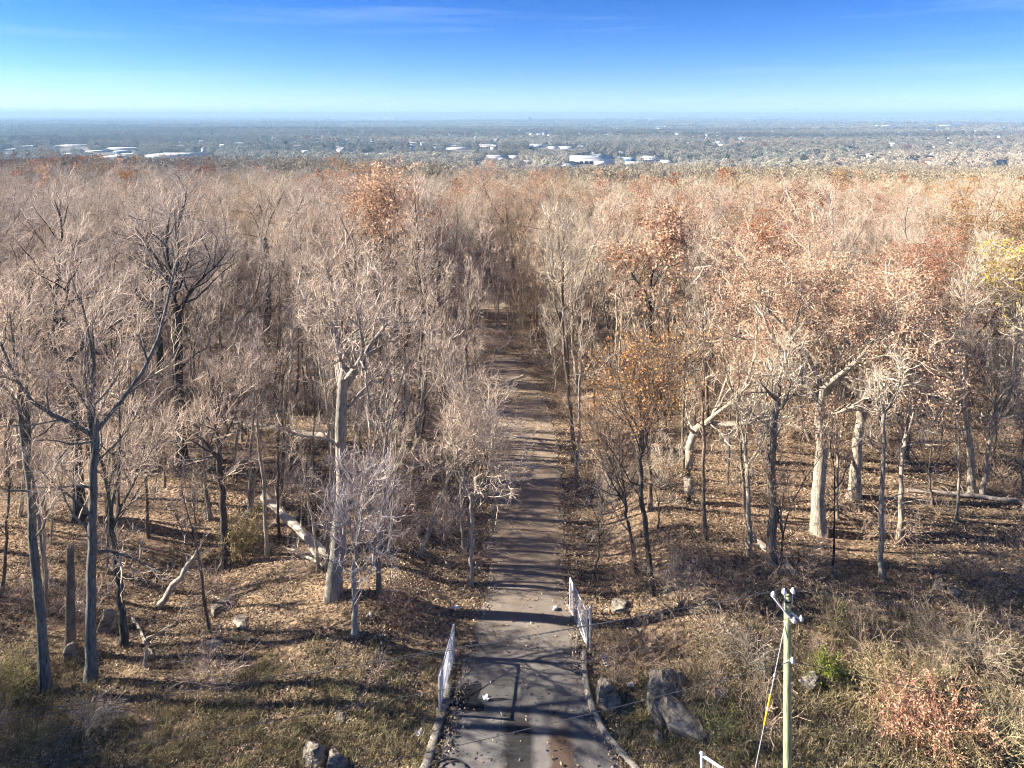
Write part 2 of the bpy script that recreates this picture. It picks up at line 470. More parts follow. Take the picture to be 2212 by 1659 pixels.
def pole_mat():
    m, n, l, b = mat_new('green_treated_pole')
    co = n.new('ShaderNodeTexCoord')
    mpn = n.new('ShaderNodeMapping'); mpn.inputs['Scale'].default_value = (9, 9, 0.5); l.new(co.outputs['Object'], mpn.inputs[0])
    a = noise(n, l, 3.0, 6, mpn.outputs[0])
    r = ramp(n, [(0.30, (0.09, 0.10, 0.055)), (0.42, (0.24, 0.27, 0.14)), (0.56, (0.36, 0.40, 0.22)), (0.8, (0.50, 0.51, 0.34))]); l.new(a.outputs[0], r.inputs[0])
    l.new(r.outputs[0], b.inputs['Base Color'])
    bm = n.new('ShaderNodeBump'); bm.inputs['Strength'].default_value = 0.4; bm.inputs['Distance'].default_value = 0.02
    l.new(a.outputs[0], bm.inputs['Height']); l.new(bm.outputs[0], b.inputs['Normal'])
    return m
M['pole'] = pole_mat()

# ------------------------------------------------------------------ the ground: one sheet from behind the camera to the horizon
def axis_vals(near, step, far, ratio):
    v = list(np.arange(0, near, step)); s = step
    while v[-1] < far:
        s *= ratio; v.append(v[-1] + s)
    return np.array(v)
xa = axis_vals(34, 0.75, 24000, 1.10)
gx = np.concatenate([-xa[:0:-1], xa])
gy = np.concatenate([-axis_vals(10, 5, 2300, 1.4)[:0:-1], np.arange(0, 20, 2.5), np.arange(20, 62, 0.7), 62 + axis_vals(10, 0.9, 18500, 1.035)])
XX, YY = np.meshgrid(gx, gy)
ZZ = height(XX, YY)
nx, ny = len(gx), len(gy)
ii = (np.arange(ny - 1)[:, None] * nx + np.arange(nx - 1)[None, :]).ravel()
ground = link('ground', mesh_np('ground', np.stack([XX, YY, ZZ], -1), np.stack([ii, ii + 1, ii + nx + 1, ii + nx], 1), M['ground'], True))
tag(ground, 'leaf covered woodland floor running down into the wide valley', 'ground', kind='structure')

# ------------------------------------------------------------------ the road
LEFT = [(780, 1980), (880, 1800), (945, 1659), (972, 1560), (988, 1490), (1003, 1425), (1030, 1350), (1052, 1290), (1058, 1220), (1056, 1150), (1056, 1050), (1060, 950), (1052, 880), (1050, 840), (1062, 800), (1072, 765)]
RIGHT = [(1620, 1980), (1450, 1800), (1345, 1659), (1290, 1560), (1266, 1490), (1258, 1425), (1245, 1350), (1226, 1290), (1216, 1220), (1220, 1150), (1216, 1050), (1203, 950), (1185, 880), (1165, 840), (1143, 800), (1118, 765)]
def poly_on_ground(pts):
    return np.array([[(px - CX) * CAM_H / (py - HY), FPX * CAM_H / (py - HY)] for px, py in pts])
def resample(a, Y):
    return np.interp(Y, a[:, 1], a[:, 0])
LE, RE = poly_on_ground(LEFT), poly_on_ground(RIGHT)
ry = np.concatenate([np.arange(23.4, 78, 0.5)])
lx, rx = resample(LE, ry), resample(RE, ry)
jl = 0.10 * np.sin(ry * 2.3) + 0.08 * np.sin(ry * 5.1 + 1) + rng.normal(0, 0.05, len(ry))
jr = 0.10 * np.sin(ry * 1.9 + 2) + 0.08 * np.sin(ry * 4.7) + rng.normal(0, 0.05, len(ry))
NU = 9
u = np.linspace(0, 1, NU)
rX = (lx + jl)[:, None] * (1 - u) + (rx + jr)[:, None] * u
rY = np.repeat(ry[:, None], NU, 1)
rZ = height(rX, rY) + 0.035 + 0.06 * (u * (1 - u) * 4)[None, :]
ii = (np.arange(len(ry) - 1)[:, None] * NU + np.arange(NU - 1)[None, :]).ravel()
road = link('road', mesh_np('road', np.stack([rX, rY, rZ], -1), np.stack([ii, ii + 1, ii + NU + 1, ii + NU], 1), M['road'], True))
tag(road, 'cracked grey asphalt lane running from the gate into the wood', 'road', kind='structure')
def road_half(y):
    return resample(LE, y), resample(RE, y)

def blob_patch(name, px, py, rx_, ry_, mat, seed, lift=0.006, parent=None):
    g = np.random.default_rng(seed)
    X, Y, _ = G(px, py)
    k = 28; a = np.arange(k) / k * 2 * PI
    w = 1 + 0.22 * np.sin(3 * a + g.uniform(0, 6)) + 0.14 * np.sin(5 * a + g.uniform(0, 6)) + g.normal(0, 0.06, k)
    x = X + rx_ * w * np.cos(a); y = Y + ry_ * w * np.sin(a)
    def zz(x, y):
        l_, r_ = resample(LE, y), resample(RE, y); uu = np.clip((x - l_) / (r_ - l_), 0, 1)
        return height(x, y) + 0.035 + 0.06 * uu * (1 - uu) * 4 + lift
    V = np.vstack([np.stack([x, y, zz(x, y)], 1), [[X, Y, float(zz(np.array(X), np.array(Y))) + 0.004]]])
    return link(name, mesh_np(name, V, [[i, (i + 1) % k, k] for i in range(k)], mat), parent)
for k, (px, py, a, b_) in enumerate([(1010, 1510, 0.75, 0.85), (1015, 1395, 0.4, 0.22), (1060, 1515, 1.0, 0.07)]):
    blob_patch('tar_patch', px, py, a, b_, M['tar'], 40 + k, parent=road)

# kerbs: stones laid end to end, children of one kerb each
def kerb(pts, name_label, w=0.30, h=0.16, stone=1.9):
    p = np.array([G(*q)[:2] for q in pts])
    seg = np.concatenate([[0], np.cumsum(np.linalg.norm(np.diff(p, axis=0), axis=1))])
    root = link('kerb', None, loc=(p[0, 0], p[0, 1], float(height(*p[0]))))
    tag(root, name_label, 'kerb', kind='structure')
    s = 0.0
    while s < seg[-1] - 0.3:
        e = min(s + stone, seg[-1])
        ss = np.linspace(s + 0.012, e - 0.012, 5)
        c = np.stack([np.interp(ss, seg, p[:, 0]), np.interp(ss, seg, p[:, 1])], 1)
        t = np.gradient(c, axis=0); t /= np.linalg.norm(t, axis=1, keepdims=True)
        nrm = np.stack([-t[:, 1], t[:, 0]], 1)
        prof = [(-w / 2, -0.25), (-w / 2, h - 0.03), (-w / 2 + 0.03, h), (w / 2 - 0.03, h), (w / 2, h - 0.03), (w / 2, -0.25)]
        V = []
        dz = rng.normal(0, 0.012)
        for k in range(5):
            z0 = float(height(c[k, 0], c[k, 1])) + dz
            for o_, z_ in prof:
                V.append([c[k, 0] + nrm[k, 0] * o_ - p[0, 0], c[k, 1] + nrm[k, 1] * o_ - p[0, 1], z0 + z_ - root.location.z])
        n6 = len(prof)
        F = [[k * n6 + j, k * n6 + (j + 1) % n6, (k + 1) * n6 + (j + 1) % n6, (k + 1) * n6 + j] for k in range(4) for j in range(n6)]
        m = MB().add(V, F)
        for k0 in (0, 4):
            m.add(np.array(V)[k0 * n6:k0 * n6 + n6], [[0, 1, 2, 3], [0, 3, 4, 5]])
        m.obj('kerb_stone', M['concrete'], root)
        s = e
kerb([(905, 1700), (925, 1645), (945, 1575), (963, 1515), (969, 1480)], 'left hand concrete kerb below the blue gate', w=0.34, h=0.22)
kerb([(1400, 1700), (1366, 1655), (1325, 1612), (1298, 1575), (1280, 1535), (1268, 1495), (1263, 1450), (1262, 1410)], 'right hand curved concrete kerb beside the round boulder', w=0.26, h=0.18)

# ------------------------------------------------------------------ trees
def unit(v): return v / (np.linalg.norm(v, axis=-1, keepdims=True) + 1e-9)

def grow(g, P, Rr, n, t0, t1, ang, L, K, up, wander, rf, rtip, angj=0.25):
    """n children on every parent polyline; L(t) gives lengths"""
    N, Kp, _ = P.shape
    idx = np.repeat(np.arange(N), n)
    t = t0 + (t1 - t0) * ((np.tile(np.arange(n), N) + g.uniform(0, 1, N * n)) / n)
    f = t * (Kp - 1); i0 = np.minimum(f.astype(int), Kp - 2); w = (f - i0)[:, None]
    pos = P[idx, i0] * (1 - w) + P[idx, i0 + 1] * w
    T = unit(P[idx, i0 + 1] - P[idx, i0])
    r = Rr[idx, i0] * (1 - w[:, 0]) + Rr[idx, i0 + 1] * w[:, 0]
    ref = np.where((np.abs(T[:, 2]) < 0.9)[:, None], np.array([0, 0, 1.0]), np.array([1.0, 0, 0]))
    U = unit(np.cross(T, ref)); W = np.cross(T, U)
    az = np.tile(np.arange(n) * 2.4, N) + np.repeat(g.uniform(0, 6.28, N), n) + g.normal(0, 0.5, N * n)
    a = ang + g.normal(0, angj, N * n)
    d = unit(T * np.cos(a)[:, None] + (U * np.cos(az)[:, None] + W * np.sin(az)[:, None]) * np.sin(a)[:, None])
    LL = L(t) * g.uniform(0.65, 1.3, N * n)
    out = np.empty((N * n, K, 3)); out[:, 0] = pos
    st = (LL / (K - 1))[:, None]
    for k in range(1, K):
        d = unit(d + g.normal(0, wander, d.shape) + np.array([0, 0, up]))
        out[:, k] = out[:, k - 1] + d * st
    r0 = np.minimum(r * rf, r * 0.95)
    RR = r0[:, None] * (1 - np.linspace(0, 1, K)[None, :]) + np.minimum(rtip, r0)[:, None] * np.linspace(0, 1, K)[None, :]
    return out, RR

def ribbons(g, p0, d, L, w):
    """flat slivers: start points, unit directions, lengths, widths"""
    s = unit(np.cross(d, unit(g.normal(0, 1, d.shape)))) * w[:, None] / 2
    V = np.stack([p0 - s, p0 + s, p0 + d * L[:, None] + s * 0.5, p0 + d * L[:, None] - s * 0.5], 1).reshape(-1, 3)
    k = np.arange(len(p0))[:, None] * 4
    return V, k + np.array([[0, 1, 2, 3]])

def quads_at(g, p, size, flat=0.0):
    """leaf quads of random tilt, folded outlines kept to one face each"""
    n = len(p)
    a = unit(g.normal(0, 1, (n, 3)) * np.array([1, 1, 1 - flat])); b_ = unit(np.cross(a, unit(g.normal(0, 1, (n, 3)))))
    s = (size * g.uniform(0.6, 1.35, n))[:, None]
    V = np.stack([p - a * s * 0.5, p + b_ * s * 0.3 - a * s * 0.05, p + a * s * 0.5, p - b_ * s * 0.3 + a * s * 0.05], 1).reshape(-1, 3)
    return V, np.arange(n)[:, None] * 4 + np.array([[0, 1, 2, 3]])

def make_tree(seed, H=20, r0=0.3, fork=0.45, nlead=4, lead_ang=0.45, nlimb=7, limb_ang=0.75, spread=0.26, up=0.10,
              nb=4, ntw=5, nsp=3, wander=0.17, low=3, leaves=0, leaf=0.24, path=None, lod=0, tw=1.0, twist=1.0, nolead=False):
    """returns (trunk mesh, crown mesh) data: V, F for the trunk, V, F for the twigs, V, F for leaves"""
    g = np.random.default_rng(seed)
    # trunk
    if path is None:
        K0 = 9
        z = np.linspace(0, 1, K0)
        off = np.cumsum(g.normal(0, 0.012 * H * twist / 2.2, (K0, 2)), axis=0); off -= off[0]
        P0 = np.column_stack([off, z * H * fork])[None]
    else:
        pp = np.asarray(path, float); tt = np.linspace(0, 1, len(pp)); z = np.linspace(0, 1, 12)
        P0 = np.column_stack([np.interp(z, tt, pp[:, k]) for k in range(3)])
        P0[1:-1, :2] += g.normal(0, 0.04, (10, 2)); P0 = P0[None]
        H_top = H; fork = pp[-1, 2] / H
    K0 = P0.shape[1]
    zz = np.linspace(0, 1, K0)
    R0 = (r0 * (1 - 0.38 * zz) * (1 + 0.45 * np.exp(-zz * K0 * 0.95)))[None]
    LH = H * (1 - fork)
    P1, R1 = grow(g, P0, R0, nlead, 0.80, 1.0, lead_ang, lambda t: np.full(len(t), LH * 1.02), 8, up * 1.6, wander * 0.8, 0.72, 0.03 * H / 20)
    if nolead:
        P1 = P1[:1]; R1 = R1[:1]
    Pl, Rl = grow(g, P1, R1, nlimb, 0.12, 0.96, limb_ang, lambda t: spread * H * (1.0 - 0.55 * t), 6, up, wander, 0.55, 0.018)
    if low:
        Pq, Rq = grow(g, P0, R0, low, 0.5, 0.95, 1.1, lambda t: np.full(len(t), spread * H * 0.9), 6, up, wander * 1.2, 0.36, 0.018)
        Pl = np.concatenate([Pl, Pq]); Rl = np.concatenate([Rl, Rq])
    tv = []
    sides = (9, 6, 5) if lod == 0 else ((6, 4, 3) if lod == 1 else (4, 3, 3))
    m = MB()
    m.add(*tubes(P0, R0, sides[0])); m.add(*tubes(P1, R1, sides[1])); m.add(*tubes(Pl, Rl, sides[2]))
    trunk = m
    c = MB()
    lv = MB()
    if lod < 3:
        Lb = spread * H * 0.50
        Pb, Rb = grow(g, Pl, Rl, nb, 0.2, 1.0, 0.75, lambda t: Lb * (1.1 - 0.5 * t), 5, up * 0.8, wander * 1.1, 0.6, 0.012)
        # leaders end in branches too
        Pe, Re = grow(g, P1, R1, nb, 0.6, 1.0, 0.55, lambda t: Lb * (1.1 - 0.5 * t), 5, up * 0.8, wander, 0.6, 0.012)
        Pb = np.concatenate([Pb, Pe]); Rb = np.concatenate([Rb, Re])
        if ntw:
            Pt, Rt = grow(g, Pb, Rb, ntw, 0.15, 1.0, 0.72, lambda t: Lb * 0.48 * (1.1 - 0.4 * t), 4, up * 0.7, wander * 1.2, 0.65, 0.008)
        if lod == 0:
            vr = lambda R_: np.exp(g.normal(0, 0.35, (len(R_), 1)))
            c.add(*tubes(Pb, np.maximum(Rb, 0.016 * tw) * vr(Rb), 4))
            if ntw:
                c.add(*tubes(Pt, np.maximum(Rt, 0.0088 * tw) * vr(Rt), 3))
                if nsp:
                    Ps, Rs = grow(g, Pt, Rt, nsp, 0.15, 1.0, 0.65, lambda t: np.full(len(t), Lb * 0.36), 3, up * 0.7, wander * 1.2, 0.8, 0.005)
                    c.add(*tubes(Ps, np.maximum(Rs, 0.0058 * tw) * vr(Rs), 3))
        elif lod == 1:
            c.add(*tubes(Pb[:, ::2], np.maximum(Rb[:, ::2], 0.02), 3))
            p0 = Pt[:, 0]; d = Pt[:, -1] - p0; L = np.linalg.norm(d, axis=1)
            c.add(*ribbons(g, p0, unit(d), L, np.full(len(L), 0.05 * tw)))
            Ps, Rs = grow(g, Pt, Rt, nsp, 0.15, 1.0, 0.65, lambda t: np.full(len(t), Lb * 0.3), 2, up * 0.7, wander, 0.8, 0.006)
            p0 = Ps[:, 0]; d = Ps[:, -1] - p0; L = np.linalg.norm(d, axis=1)
            c.add(*ribbons(g, p0, unit(d), L, np.full(len(L), 0.042 * tw)))
        elif lod == 2:
            p0 = Pb[:, 0]; d = Pb[:, -1] - p0; L = np.linalg.norm(d, axis=1)
            c.add(*ribbons(g, p0, unit(d), L, np.full(len(L), 0.10 * tw)))
            p0 = Pt[:, 0]; d = Pt[:, -1] - p0; L = np.linalg.norm(d, axis=1) * 1.5
            c.add(*ribbons(g, p0, unit(d), L, np.full(len(L), 0.14 * tw)))
        if leaves:
            src = (Ps if lod < 2 and nsp else Pt)
            pts = src[:, 1:].reshape(-1, 3)
            tips = pts[g.permutation(len(pts))[:max(60, int(len(pts) * 0.30))]]
            k = g.integers(0, len(tips), leaves)
            lv.add(*quads_at(g, tips[k] + g.normal(0, 0.17, (leaves, 3)), leaf))
    return trunk, c, lv

def wrap(name, m, mat, smooth=False):
    return m.mesh(name, mat, smooth) if m.n else None

class Proto:
    """the meshes of one kind of tree, shared by its copies"""
    def __init__(s, kind, bark='bark', twig='twig', leafm='leaf', **k):
        s.H = k.get('H', 20)
        t, c, lv = make_tree(**k)
        s.trunk = wrap(kind + '_trunk', t, M[bark], True)
        s.crown = wrap(kind + '_crown', c, M[twig])
        s.leaves = wrap(kind + '_leaves', lv, M[leafm]) if lv.n else None

def place_tree(proto, name, loc, label, cat, group=None, h=None, rz=0.0, tint=(0.3, 0.27, 0.25), twig=None, leaf=None, tilt=(0, 0), fat=1.0, trunk_name='trunk'):
    s = (h / proto.H) if h else 1.0
    o = link(name, None, loc=(loc[0], loc[1], loc[2] - 0.12), rot=(tilt[0], tilt[1], rz), scl=(s * fat, s * fat, s))
    o.empty_display_size = 0.5
    tag(o, label, cat, group)
    t = link(trunk_name, proto.trunk, o); t.color = tuple(tint) + (1,)
    if proto.crown:
        c = link('crown', proto.crown, o); c.color = tuple(twig or tint) + (1,)
    if proto.leaves:
        lf = link('leaves', proto.leaves, c if proto.crown else o); lf.color = tuple(leaf or (0.3, 0.15, 0.08)) + (1,)
    return o

GREY = (0.30, 0.265, 0.245); PALE = (0.46, 0.40, 0.33); DARK = (0.075, 0.075, 0.072); BROWN = (0.21, 0.165, 0.13)
T_PINK = (0.62, 0.52, 0.43); T_PALE = (0.60, 0.53, 0.42); T_GREY = (0.54, 0.47, 0.385); T_TAN = (0.52, 0.41, 0.28); T_BROWN = (0.38, 0.29, 0.22)
L_SALMON = (0.57, 0.38, 0.25); L_RUST = (0.36, 0.145, 0.06); L_GOLD = (0.50, 0.28, 0.11); L_DARK = (0.19, 0.055, 0.03); L_TAN = (0.40, 0.26, 0.13)

P_bare = [
    Proto('bare_tree', seed=11, H=20, r0=0.25, fork=0.44, nlead=4, lead_ang=0.38, spread=0.19, up=0.12),
    Proto('bare_tree', seed=12, H=20, r0=0.22, fork=0.52, nlead=3, lead_ang=0.30, spread=0.17, up=0.18, nlimb=8),
    Proto('bare_tree', seed=13, H=20, r0=0.30, fork=0.40, nlead=5, lead_ang=0.58, spread=0.20, up=0.07, wander=0.22, nlimb=6),
    Proto('bare_tree', seed=14, H=20, r0=0.20, fork=0.60, nlead=3, lead_ang=0.30, spread=0.16, up=0.14, nlimb=8),
    Proto('bare_tree', seed=15, H=20, r0=0.25, fork=0.34, nlead=6, lead_ang=0.34, spread=0.15, up=0.20, nlimb=6, low=0),
]
P_round = [
    Proto('round_tree', seed=16, H=16, r0=0.22, fork=0.30, nlead=6, lead_ang=0.62, nlimb=6, spread=0.24, up=0.10, low=2),
    Proto('round_tree', seed=17, H=16, r0=0.20, fork=0.36, nlead=5, lead_ang=0.52, nlimb=7, spread=0.23, up=0.14, low=2),
    Proto('round_tree', seed=18, H=16, r0=0.24, fork=0.26, nlead=7, lead_ang=0.72, nlimb=5, spread=0.23, up=0.08, low=0, wander=0.2),
]
P_oak = [
    Proto('oak', seed=21, H=18, r0=0.36, fork=0.38, nlead=5, lead_ang=0.62, spread=0.28, up=0.06, wander=0.2, nsp=2, leaves=22000, leaf=0.135),
    Proto('oak', seed=22, H=18, r0=0.30, fork=0.42, nlead=4, lead_ang=0.50, spread=0.26, up=0.08, wander=0.18, nsp=2, leaves=12000, leaf=0.135),
]
P_sap = [
    Proto('sapling', seed=31, H=8, r0=0.075, fork=0.45, nlead=2, lead_ang=0.30, nlimb=8, limb_ang=0.8, spread=0.24, up=0.12, nb=4, ntw=4, nsp=2, low=4, tw=0.8),
    Proto('sapling', seed=32, H=8, r0=0.065, fork=0.55, nlead=2, lead_ang=0.25, nlimb=8, limb_ang=0.9, spread=0.20, up=0.06, nb=4, ntw=4, nsp=2, low=5, tw=0.8),
    Proto('sapling', seed=33, H=8, r0=0.085, fork=0.30, nlead=4, lead_ang=0.35, nlimb=5, limb_ang=0.7, spread=0.24, up=0.15, nb=4, ntw=4, nsp=2, low=2, tw=0.8),
    Proto('sapling', seed=34, H=8, r0=0.06, fork=0.75, nlead=2, lead_ang=0.35, nlimb=4, limb_ang=0.8, spread=0.18, up=0.10, nb=3, ntw=3, nsp=2, low=6, tw=0.8),
]
P_sap.append(Proto('sapling', seed=35, H=12, r0=0.115, fork=0.70, nlead=2, lead_ang=0.28, nlimb=5, limb_ang=0.7, spread=0.12, up=0.14, nb=3, ntw=3, nsp=2, low=5, tw=0.8))
P_sap.append(Proto('sapling', seed=36, H=12, r0=0.10, fork=0.62, nlead=3, lead_ang=0.3, nlimb=4, limb_ang=0.6, spread=0.13, up=0.18, nb=3, ntw=3, nsp=2, low=3, tw=0.8))
P_snag = Proto('snag', seed=41, H=14, r0=0.22, fork=0.5, nlead=4, lead_ang=0.5, nlimb=3, spread=0.22, up=0.06, wander=0.28, nb=2, ntw=0, nsp=0, low=3)

placed = []     # (x, y, clear radius) of everything that stands on the ground
def hero(px, py, top, label, proto, name='bare_tree', cat='tree', **k):
    X, Y, Z = G(px, py)
    h = CAM_H - (top - HY) / FPX * Y - Z
    placed.append((X, Y, 2.0))
    o = place_tree(proto, name, (X, Y, Z), label, cat, h=h, rz=k.pop('rz', random.uniform(0, 6.28)), **k)
    return o

def hero_path(px, py, pix, top, seed, label, name='bare_tree', tint=GREY, twig=None, lcol=None, dpx=None, **k):
    """a tree of its own whose trunk follows picture points (all at the base's depth)"""
    X, Y, Z = G(px, py)
    pts = [(0, 0, 0)] + [((q[0] - CX) / FPX * Y - X, (q[2] if len(q) > 2 else 0.0), CAM_H - (q[1] - HY) / FPX * Y - Z) for q in pix]
    H = CAM_H - (top - HY) / FPX * Y - Z
    p = Proto(name, seed=seed, H=H, r0=dpx / FPX * Y / 2, path=pts, **k)
    placed.append((X, Y, 2.2))
    return place_tree(p, name, (X, Y, Z), label, 'tree', tint=tint, twig=twig, leaf=lcol)

# --- trees that can be picked out one by one
hero_path(720, 1288, [(728, 1180), (738, 1050), (738, 940), (738, 850), (745, 790)], 560, 101, 'stout pale grey tree with ridged bark and broken limb, left of the road', dpx=32, tint=(0.36, 0.33, 0.30), twig=T_PINK, nlead=4, lead_ang=0.62, spread=0.22, up=0.07, wander=0.24, nlimb=6, low=4)
hero_path(195, 1472, [(196, 1350), (198, 1200), (202, 1050), (206, 900)], 470, 102, 'tall straight blue grey tree, second trunk from the left edge', dpx=23, tint=(0.20, 0.21, 0.21), twig=T_PINK, nlead=4, lead_ang=0.3, spread=0.17, up=0.12, low=8, nlimb=6)
hero_path(98, 1492, [(90, 1350), (76, 1180), (64, 1030), (45, 900)], 600, 103, 'slim leaning tree nearest the left edge above straw grass', dpx=21, tint=(0.20, 0.21, 0.20), twig=T_PINK, nlead=3, lead_ang=0.3, spread=0.16, up=0.12, low=6)
hero_path(394, 1012, [(390, 920), (386, 800), (384, 700), (380, 660)], 420, 104, 'tall dark double stemmed tree standing over the fallen pale log', dpx=22, tint=DARK, twig=(0.30, 0.27, 0.26), nlead=5, lead_ang=0.45, spread=0.2, up=0.12, wander=0.2)
hero_path(348, 878, [(346, 800), (344, 720), (342, 660)], 470, 105, 'dark upright tree behind the double stemmed dark tree', dpx=17, tint=DARK, twig=T_GREY, nlead=4, lead_ang=0.4, spread=0.24)
hero_path(170, 1120, [(168, 1000), (160, 880), (120, 700)], 460, 106, 'dark crooked tree with long limbs reaching to the left edge', dpx=24, tint=DARK, twig=T_PINK, nlead=5, lead_ang=0.55, spread=0.2, up=0.10, wander=0.25)
hero_path(490, 1222, [(484, 1120), (476, 1020), (470, 950)], 760, 107, 'dark thin tree with a forked top beside the straw coloured bush', dpx=17, tint=(0.11, 0.10, 0.10), twig=T_PINK, nlead=3, lead_ang=0.5, spread=0.24)
hero_path(265, 1392, [(262, 1300), (248, 1200), (240, 1080)], 820, 108, 'dark slim tree with ivy dark stem among several stems at far left', dpx=16, tint=(0.10, 0.105, 0.10), twig=T_PINK, nlead=4, lead_ang=0.5, spread=0.2)
hero_path(765, 1372, [(766, 1300), (764, 1230), (770, 1170)], 1010, 109, 'small frosty pale tree in front of the stout ridged tree', dpx=13, tint=(0.40, 0.38, 0.37), twig=(0.55, 0.49, 0.47), nlead=3, lead_ang=0.6, spread=0.36, nb=4, ntw=4, nsp=3, low=6)
hero_path(1016, 1262, [(1018, 1190), (1020, 1120), (1018, 1060)], 850, 110, 'forked pale sapling with sunlit left side close to the road edge', name='young_tree', dpx=11, tint=PALE, twig=T_PINK, nlead=3, lead_ang=0.45, spread=0.30, nb=4, ntw=5, nsp=3)
hero_path(905, 1196, [(925, 1150), (945, 1100), (975, 1020)], 860, 111, 'young tree leaning toward the road from the left', name='young_tree', dpx=10, tint=PALE, twig=T_PINK, nlead=3, lead_ang=0.5, spread=0.32, nb=4, ntw=5, nsp=3)
hero_path(1770, 1150, [(1768, 1080), (1775, 980), (1772, 900), (1778, 830)], 560, 112, 'thick beige oak with flared roots and pale side limb, right', name='oak_tree', dpx=30, tint=PALE, twig=T_PALE, lcol=L_SALMON, nlead=5, lead_ang=0.62, spread=0.30, up=0.07, wander=0.2, nsp=2, leaves=21000, leaf=0.125, low=4)
hero_path(1843, 1076, [(1848, 1000), (1858, 910), (1862, 840)], 540, 113, 'beige oak beside the flared oak, holding salmon brown leaves', name='oak_tree', dpx=25, tint=PALE, twig=T_PALE, lcol=L_SALMON, nlead=5, lead_ang=0.6, spread=0.30, up=0.07, wander=0.2, nsp=2, leaves=21000, leaf=0.13, low=3)
hero_path(1666, 1218, [(1670, 1120), (1664, 1010), (1672, 920), (1680, 850)], 730, 114, 'crooked grey brown tree left of the flared oak', dpx=20, tint=(0.24, 0.21, 0.18), twig=T_PALE, nlead=4, lead_ang=0.55, spread=0.22, up=0.1, wander=0.22, nlimb=4, nb=3, ntw=4, nsp=2, low=2)
hero_path(1488, 1084, [(1488, 1010), (1490, 950), (1512, 915), (1540, 908)], 640, 115, 'pale tree with a sharply bent upper trunk right of the road', dpx=20, tint=PALE, twig=T_PALE, nlead=4, lead_ang=0.6, spread=0.22, up=0.2, wander=0.22, nlimb=5, nb=4, ntw=4, nsp=2)
hero_path(1240, 1000, [(1234, 900), (1222, 790), (1212, 680)], 480, 116, 'tall slender brown tree on the right road edge', dpx=10, tint=BROWN, twig=T_GREY, nlead=3, lead_ang=0.3, spread=0.20, up=0.2)
hero_path(1905, 1252, [(1904, 1150), (1908, 1000), (1912, 880)], 760, 117, 'thin straight grey tree in the open leafy slope at right', dpx=12, tint=(0.33, 0.30, 0.27), twig=T_PALE, nlead=3, lead_ang=0.35, spread=0.17, low=4, nlimb=5, nb=3, ntw=4, nsp=2)
hero_path(1943, 1172, [(1946, 1080), (1948, 1000), (1955, 940)], 790, 118, 'pale slim tree behind the thin straight grey tree', dpx=12, tint=PALE, twig=T_PALE, nlead=3, lead_ang=0.4, spread=0.18, nlimb=5, nb=3, ntw=4, nsp=2)
hero_path(2102, 1066, [(2096, 980), (2086, 900), (2082, 830)], 620, 119, 'beige tree near the right edge with a leaning neighbour', dpx=16, tint=PALE, twig=T_PALE, nlead=4, lead_ang=0.45, spread=0.26)
hero_path(2122, 1072, [(2130, 1000), (2145, 920), (2158, 860)], 700, 120, 'slim tree leaning toward the right edge', dpx=10, tint=PALE, twig=T_PALE, nlead=3, lead_ang=0.4, spread=0.2, nlimb=5, nb=3, ntw=4, nsp=2)
hero_path(1412, 1284, [(1400, 1200), (1388, 1100), (1384, 1010), (1388, 940)], 800, 121, 'dark thin oak with golden leaves right of the road', name='oak_tree', dpx=13, tint=(0.11, 0.095, 0.085), twig=BROWN, lcol=L_GOLD, nlead=4, lead_ang=0.6, spread=0.34, nsp=2, leaves=5000, leaf=0.13, low=5)
hero_path(1378, 1236, [(1368, 1180), (1356, 1120), (1345, 1060)], 880, 122, 'dark leaning young tree beside the golden leaved oak', name='young_tree', dpx=9, tint=(0.13, 0.11, 0.10), twig=T_BROWN, nlead=3, lead_ang=0.5, spread=0.3, nb=4, ntw=4, nsp=3)
hero_path(1620, 1200, [(1618, 1120), (1614, 1040), (1610, 960)], 840, 123, 'sunlit slim beige tree behind the crooked grey brown tree', dpx=12, tint=PALE, twig=T_PALE, nlead=3, lead_ang=0.4, spread=0.18, nlimb=5, nb=3, ntw=4, nsp=2)
hero_path(2195, 900, [(2200, 820), (2205, 740), (2200, 710)], 575, 124, 'pale forked tree with yellow leaf patch at right edge', name='oak_tree', dpx=16, tint=PALE, twig=T_PALE, lcol=(0.62, 0.47, 0.06), nlead=4, lead_ang=0.5, spread=0.26, nsp=2, leaves=2600, leaf=0.18)
hero_path(855, 760, [(853, 680), (852, 600), (850, 560)], 415, 125, 'dark forked tree under the salmon crown left of the road', name='oak_tree', dpx=12, tint=(0.09, 0.08, 0.075), twig=T_BROWN, lcol=L_SALMON, nlead=5, lead_ang=0.65, spread=0.30, nsp=2, leaves=5000, leaf=0.30)
hero_path(578, 700, [(578, 620), (577, 560), (578, 525)], 395, 126, 'dark wide forked tree alone above the grey twigs at left', dpx=12, tint=(0.085, 0.08, 0.075), twig=T_GREY, nlead=5, lead_ang=0.75, spread=0.28, up=0.06, wander=0.22)
hero_path(1405, 860, [(1404, 760), (1405, 680), (1406, 600)], 470, 127, 'dark straight tree with rusty haze behind the bent tree', name='oak_tree', dpx=11, tint=(0.07, 0.06, 0.055), twig=T_BROWN, lcol=L_SALMON, nlead=3, lead_ang=0.5, spread=0.22, nsp=2, leaves=4000, leaf=0.28)
hero(1745, 700, 385, 'white dead snag with bare crooked arms above the rust oaks', P_snag, 'dead_tree', tint=(0.55, 0.48, 0.42))
hero(1690, 690, 392, 'thin bleached dead tree left of the white snag', P_snag, 'dead_tree', tint=(0.55, 0.48, 0.42), fat=0.8)
hero(1550, 670, 398, 'bleached dead tree left of both snags above the canopy', P_snag, 'dead_tree', tint=(0.52, 0.46, 0.40), fat=0.7)
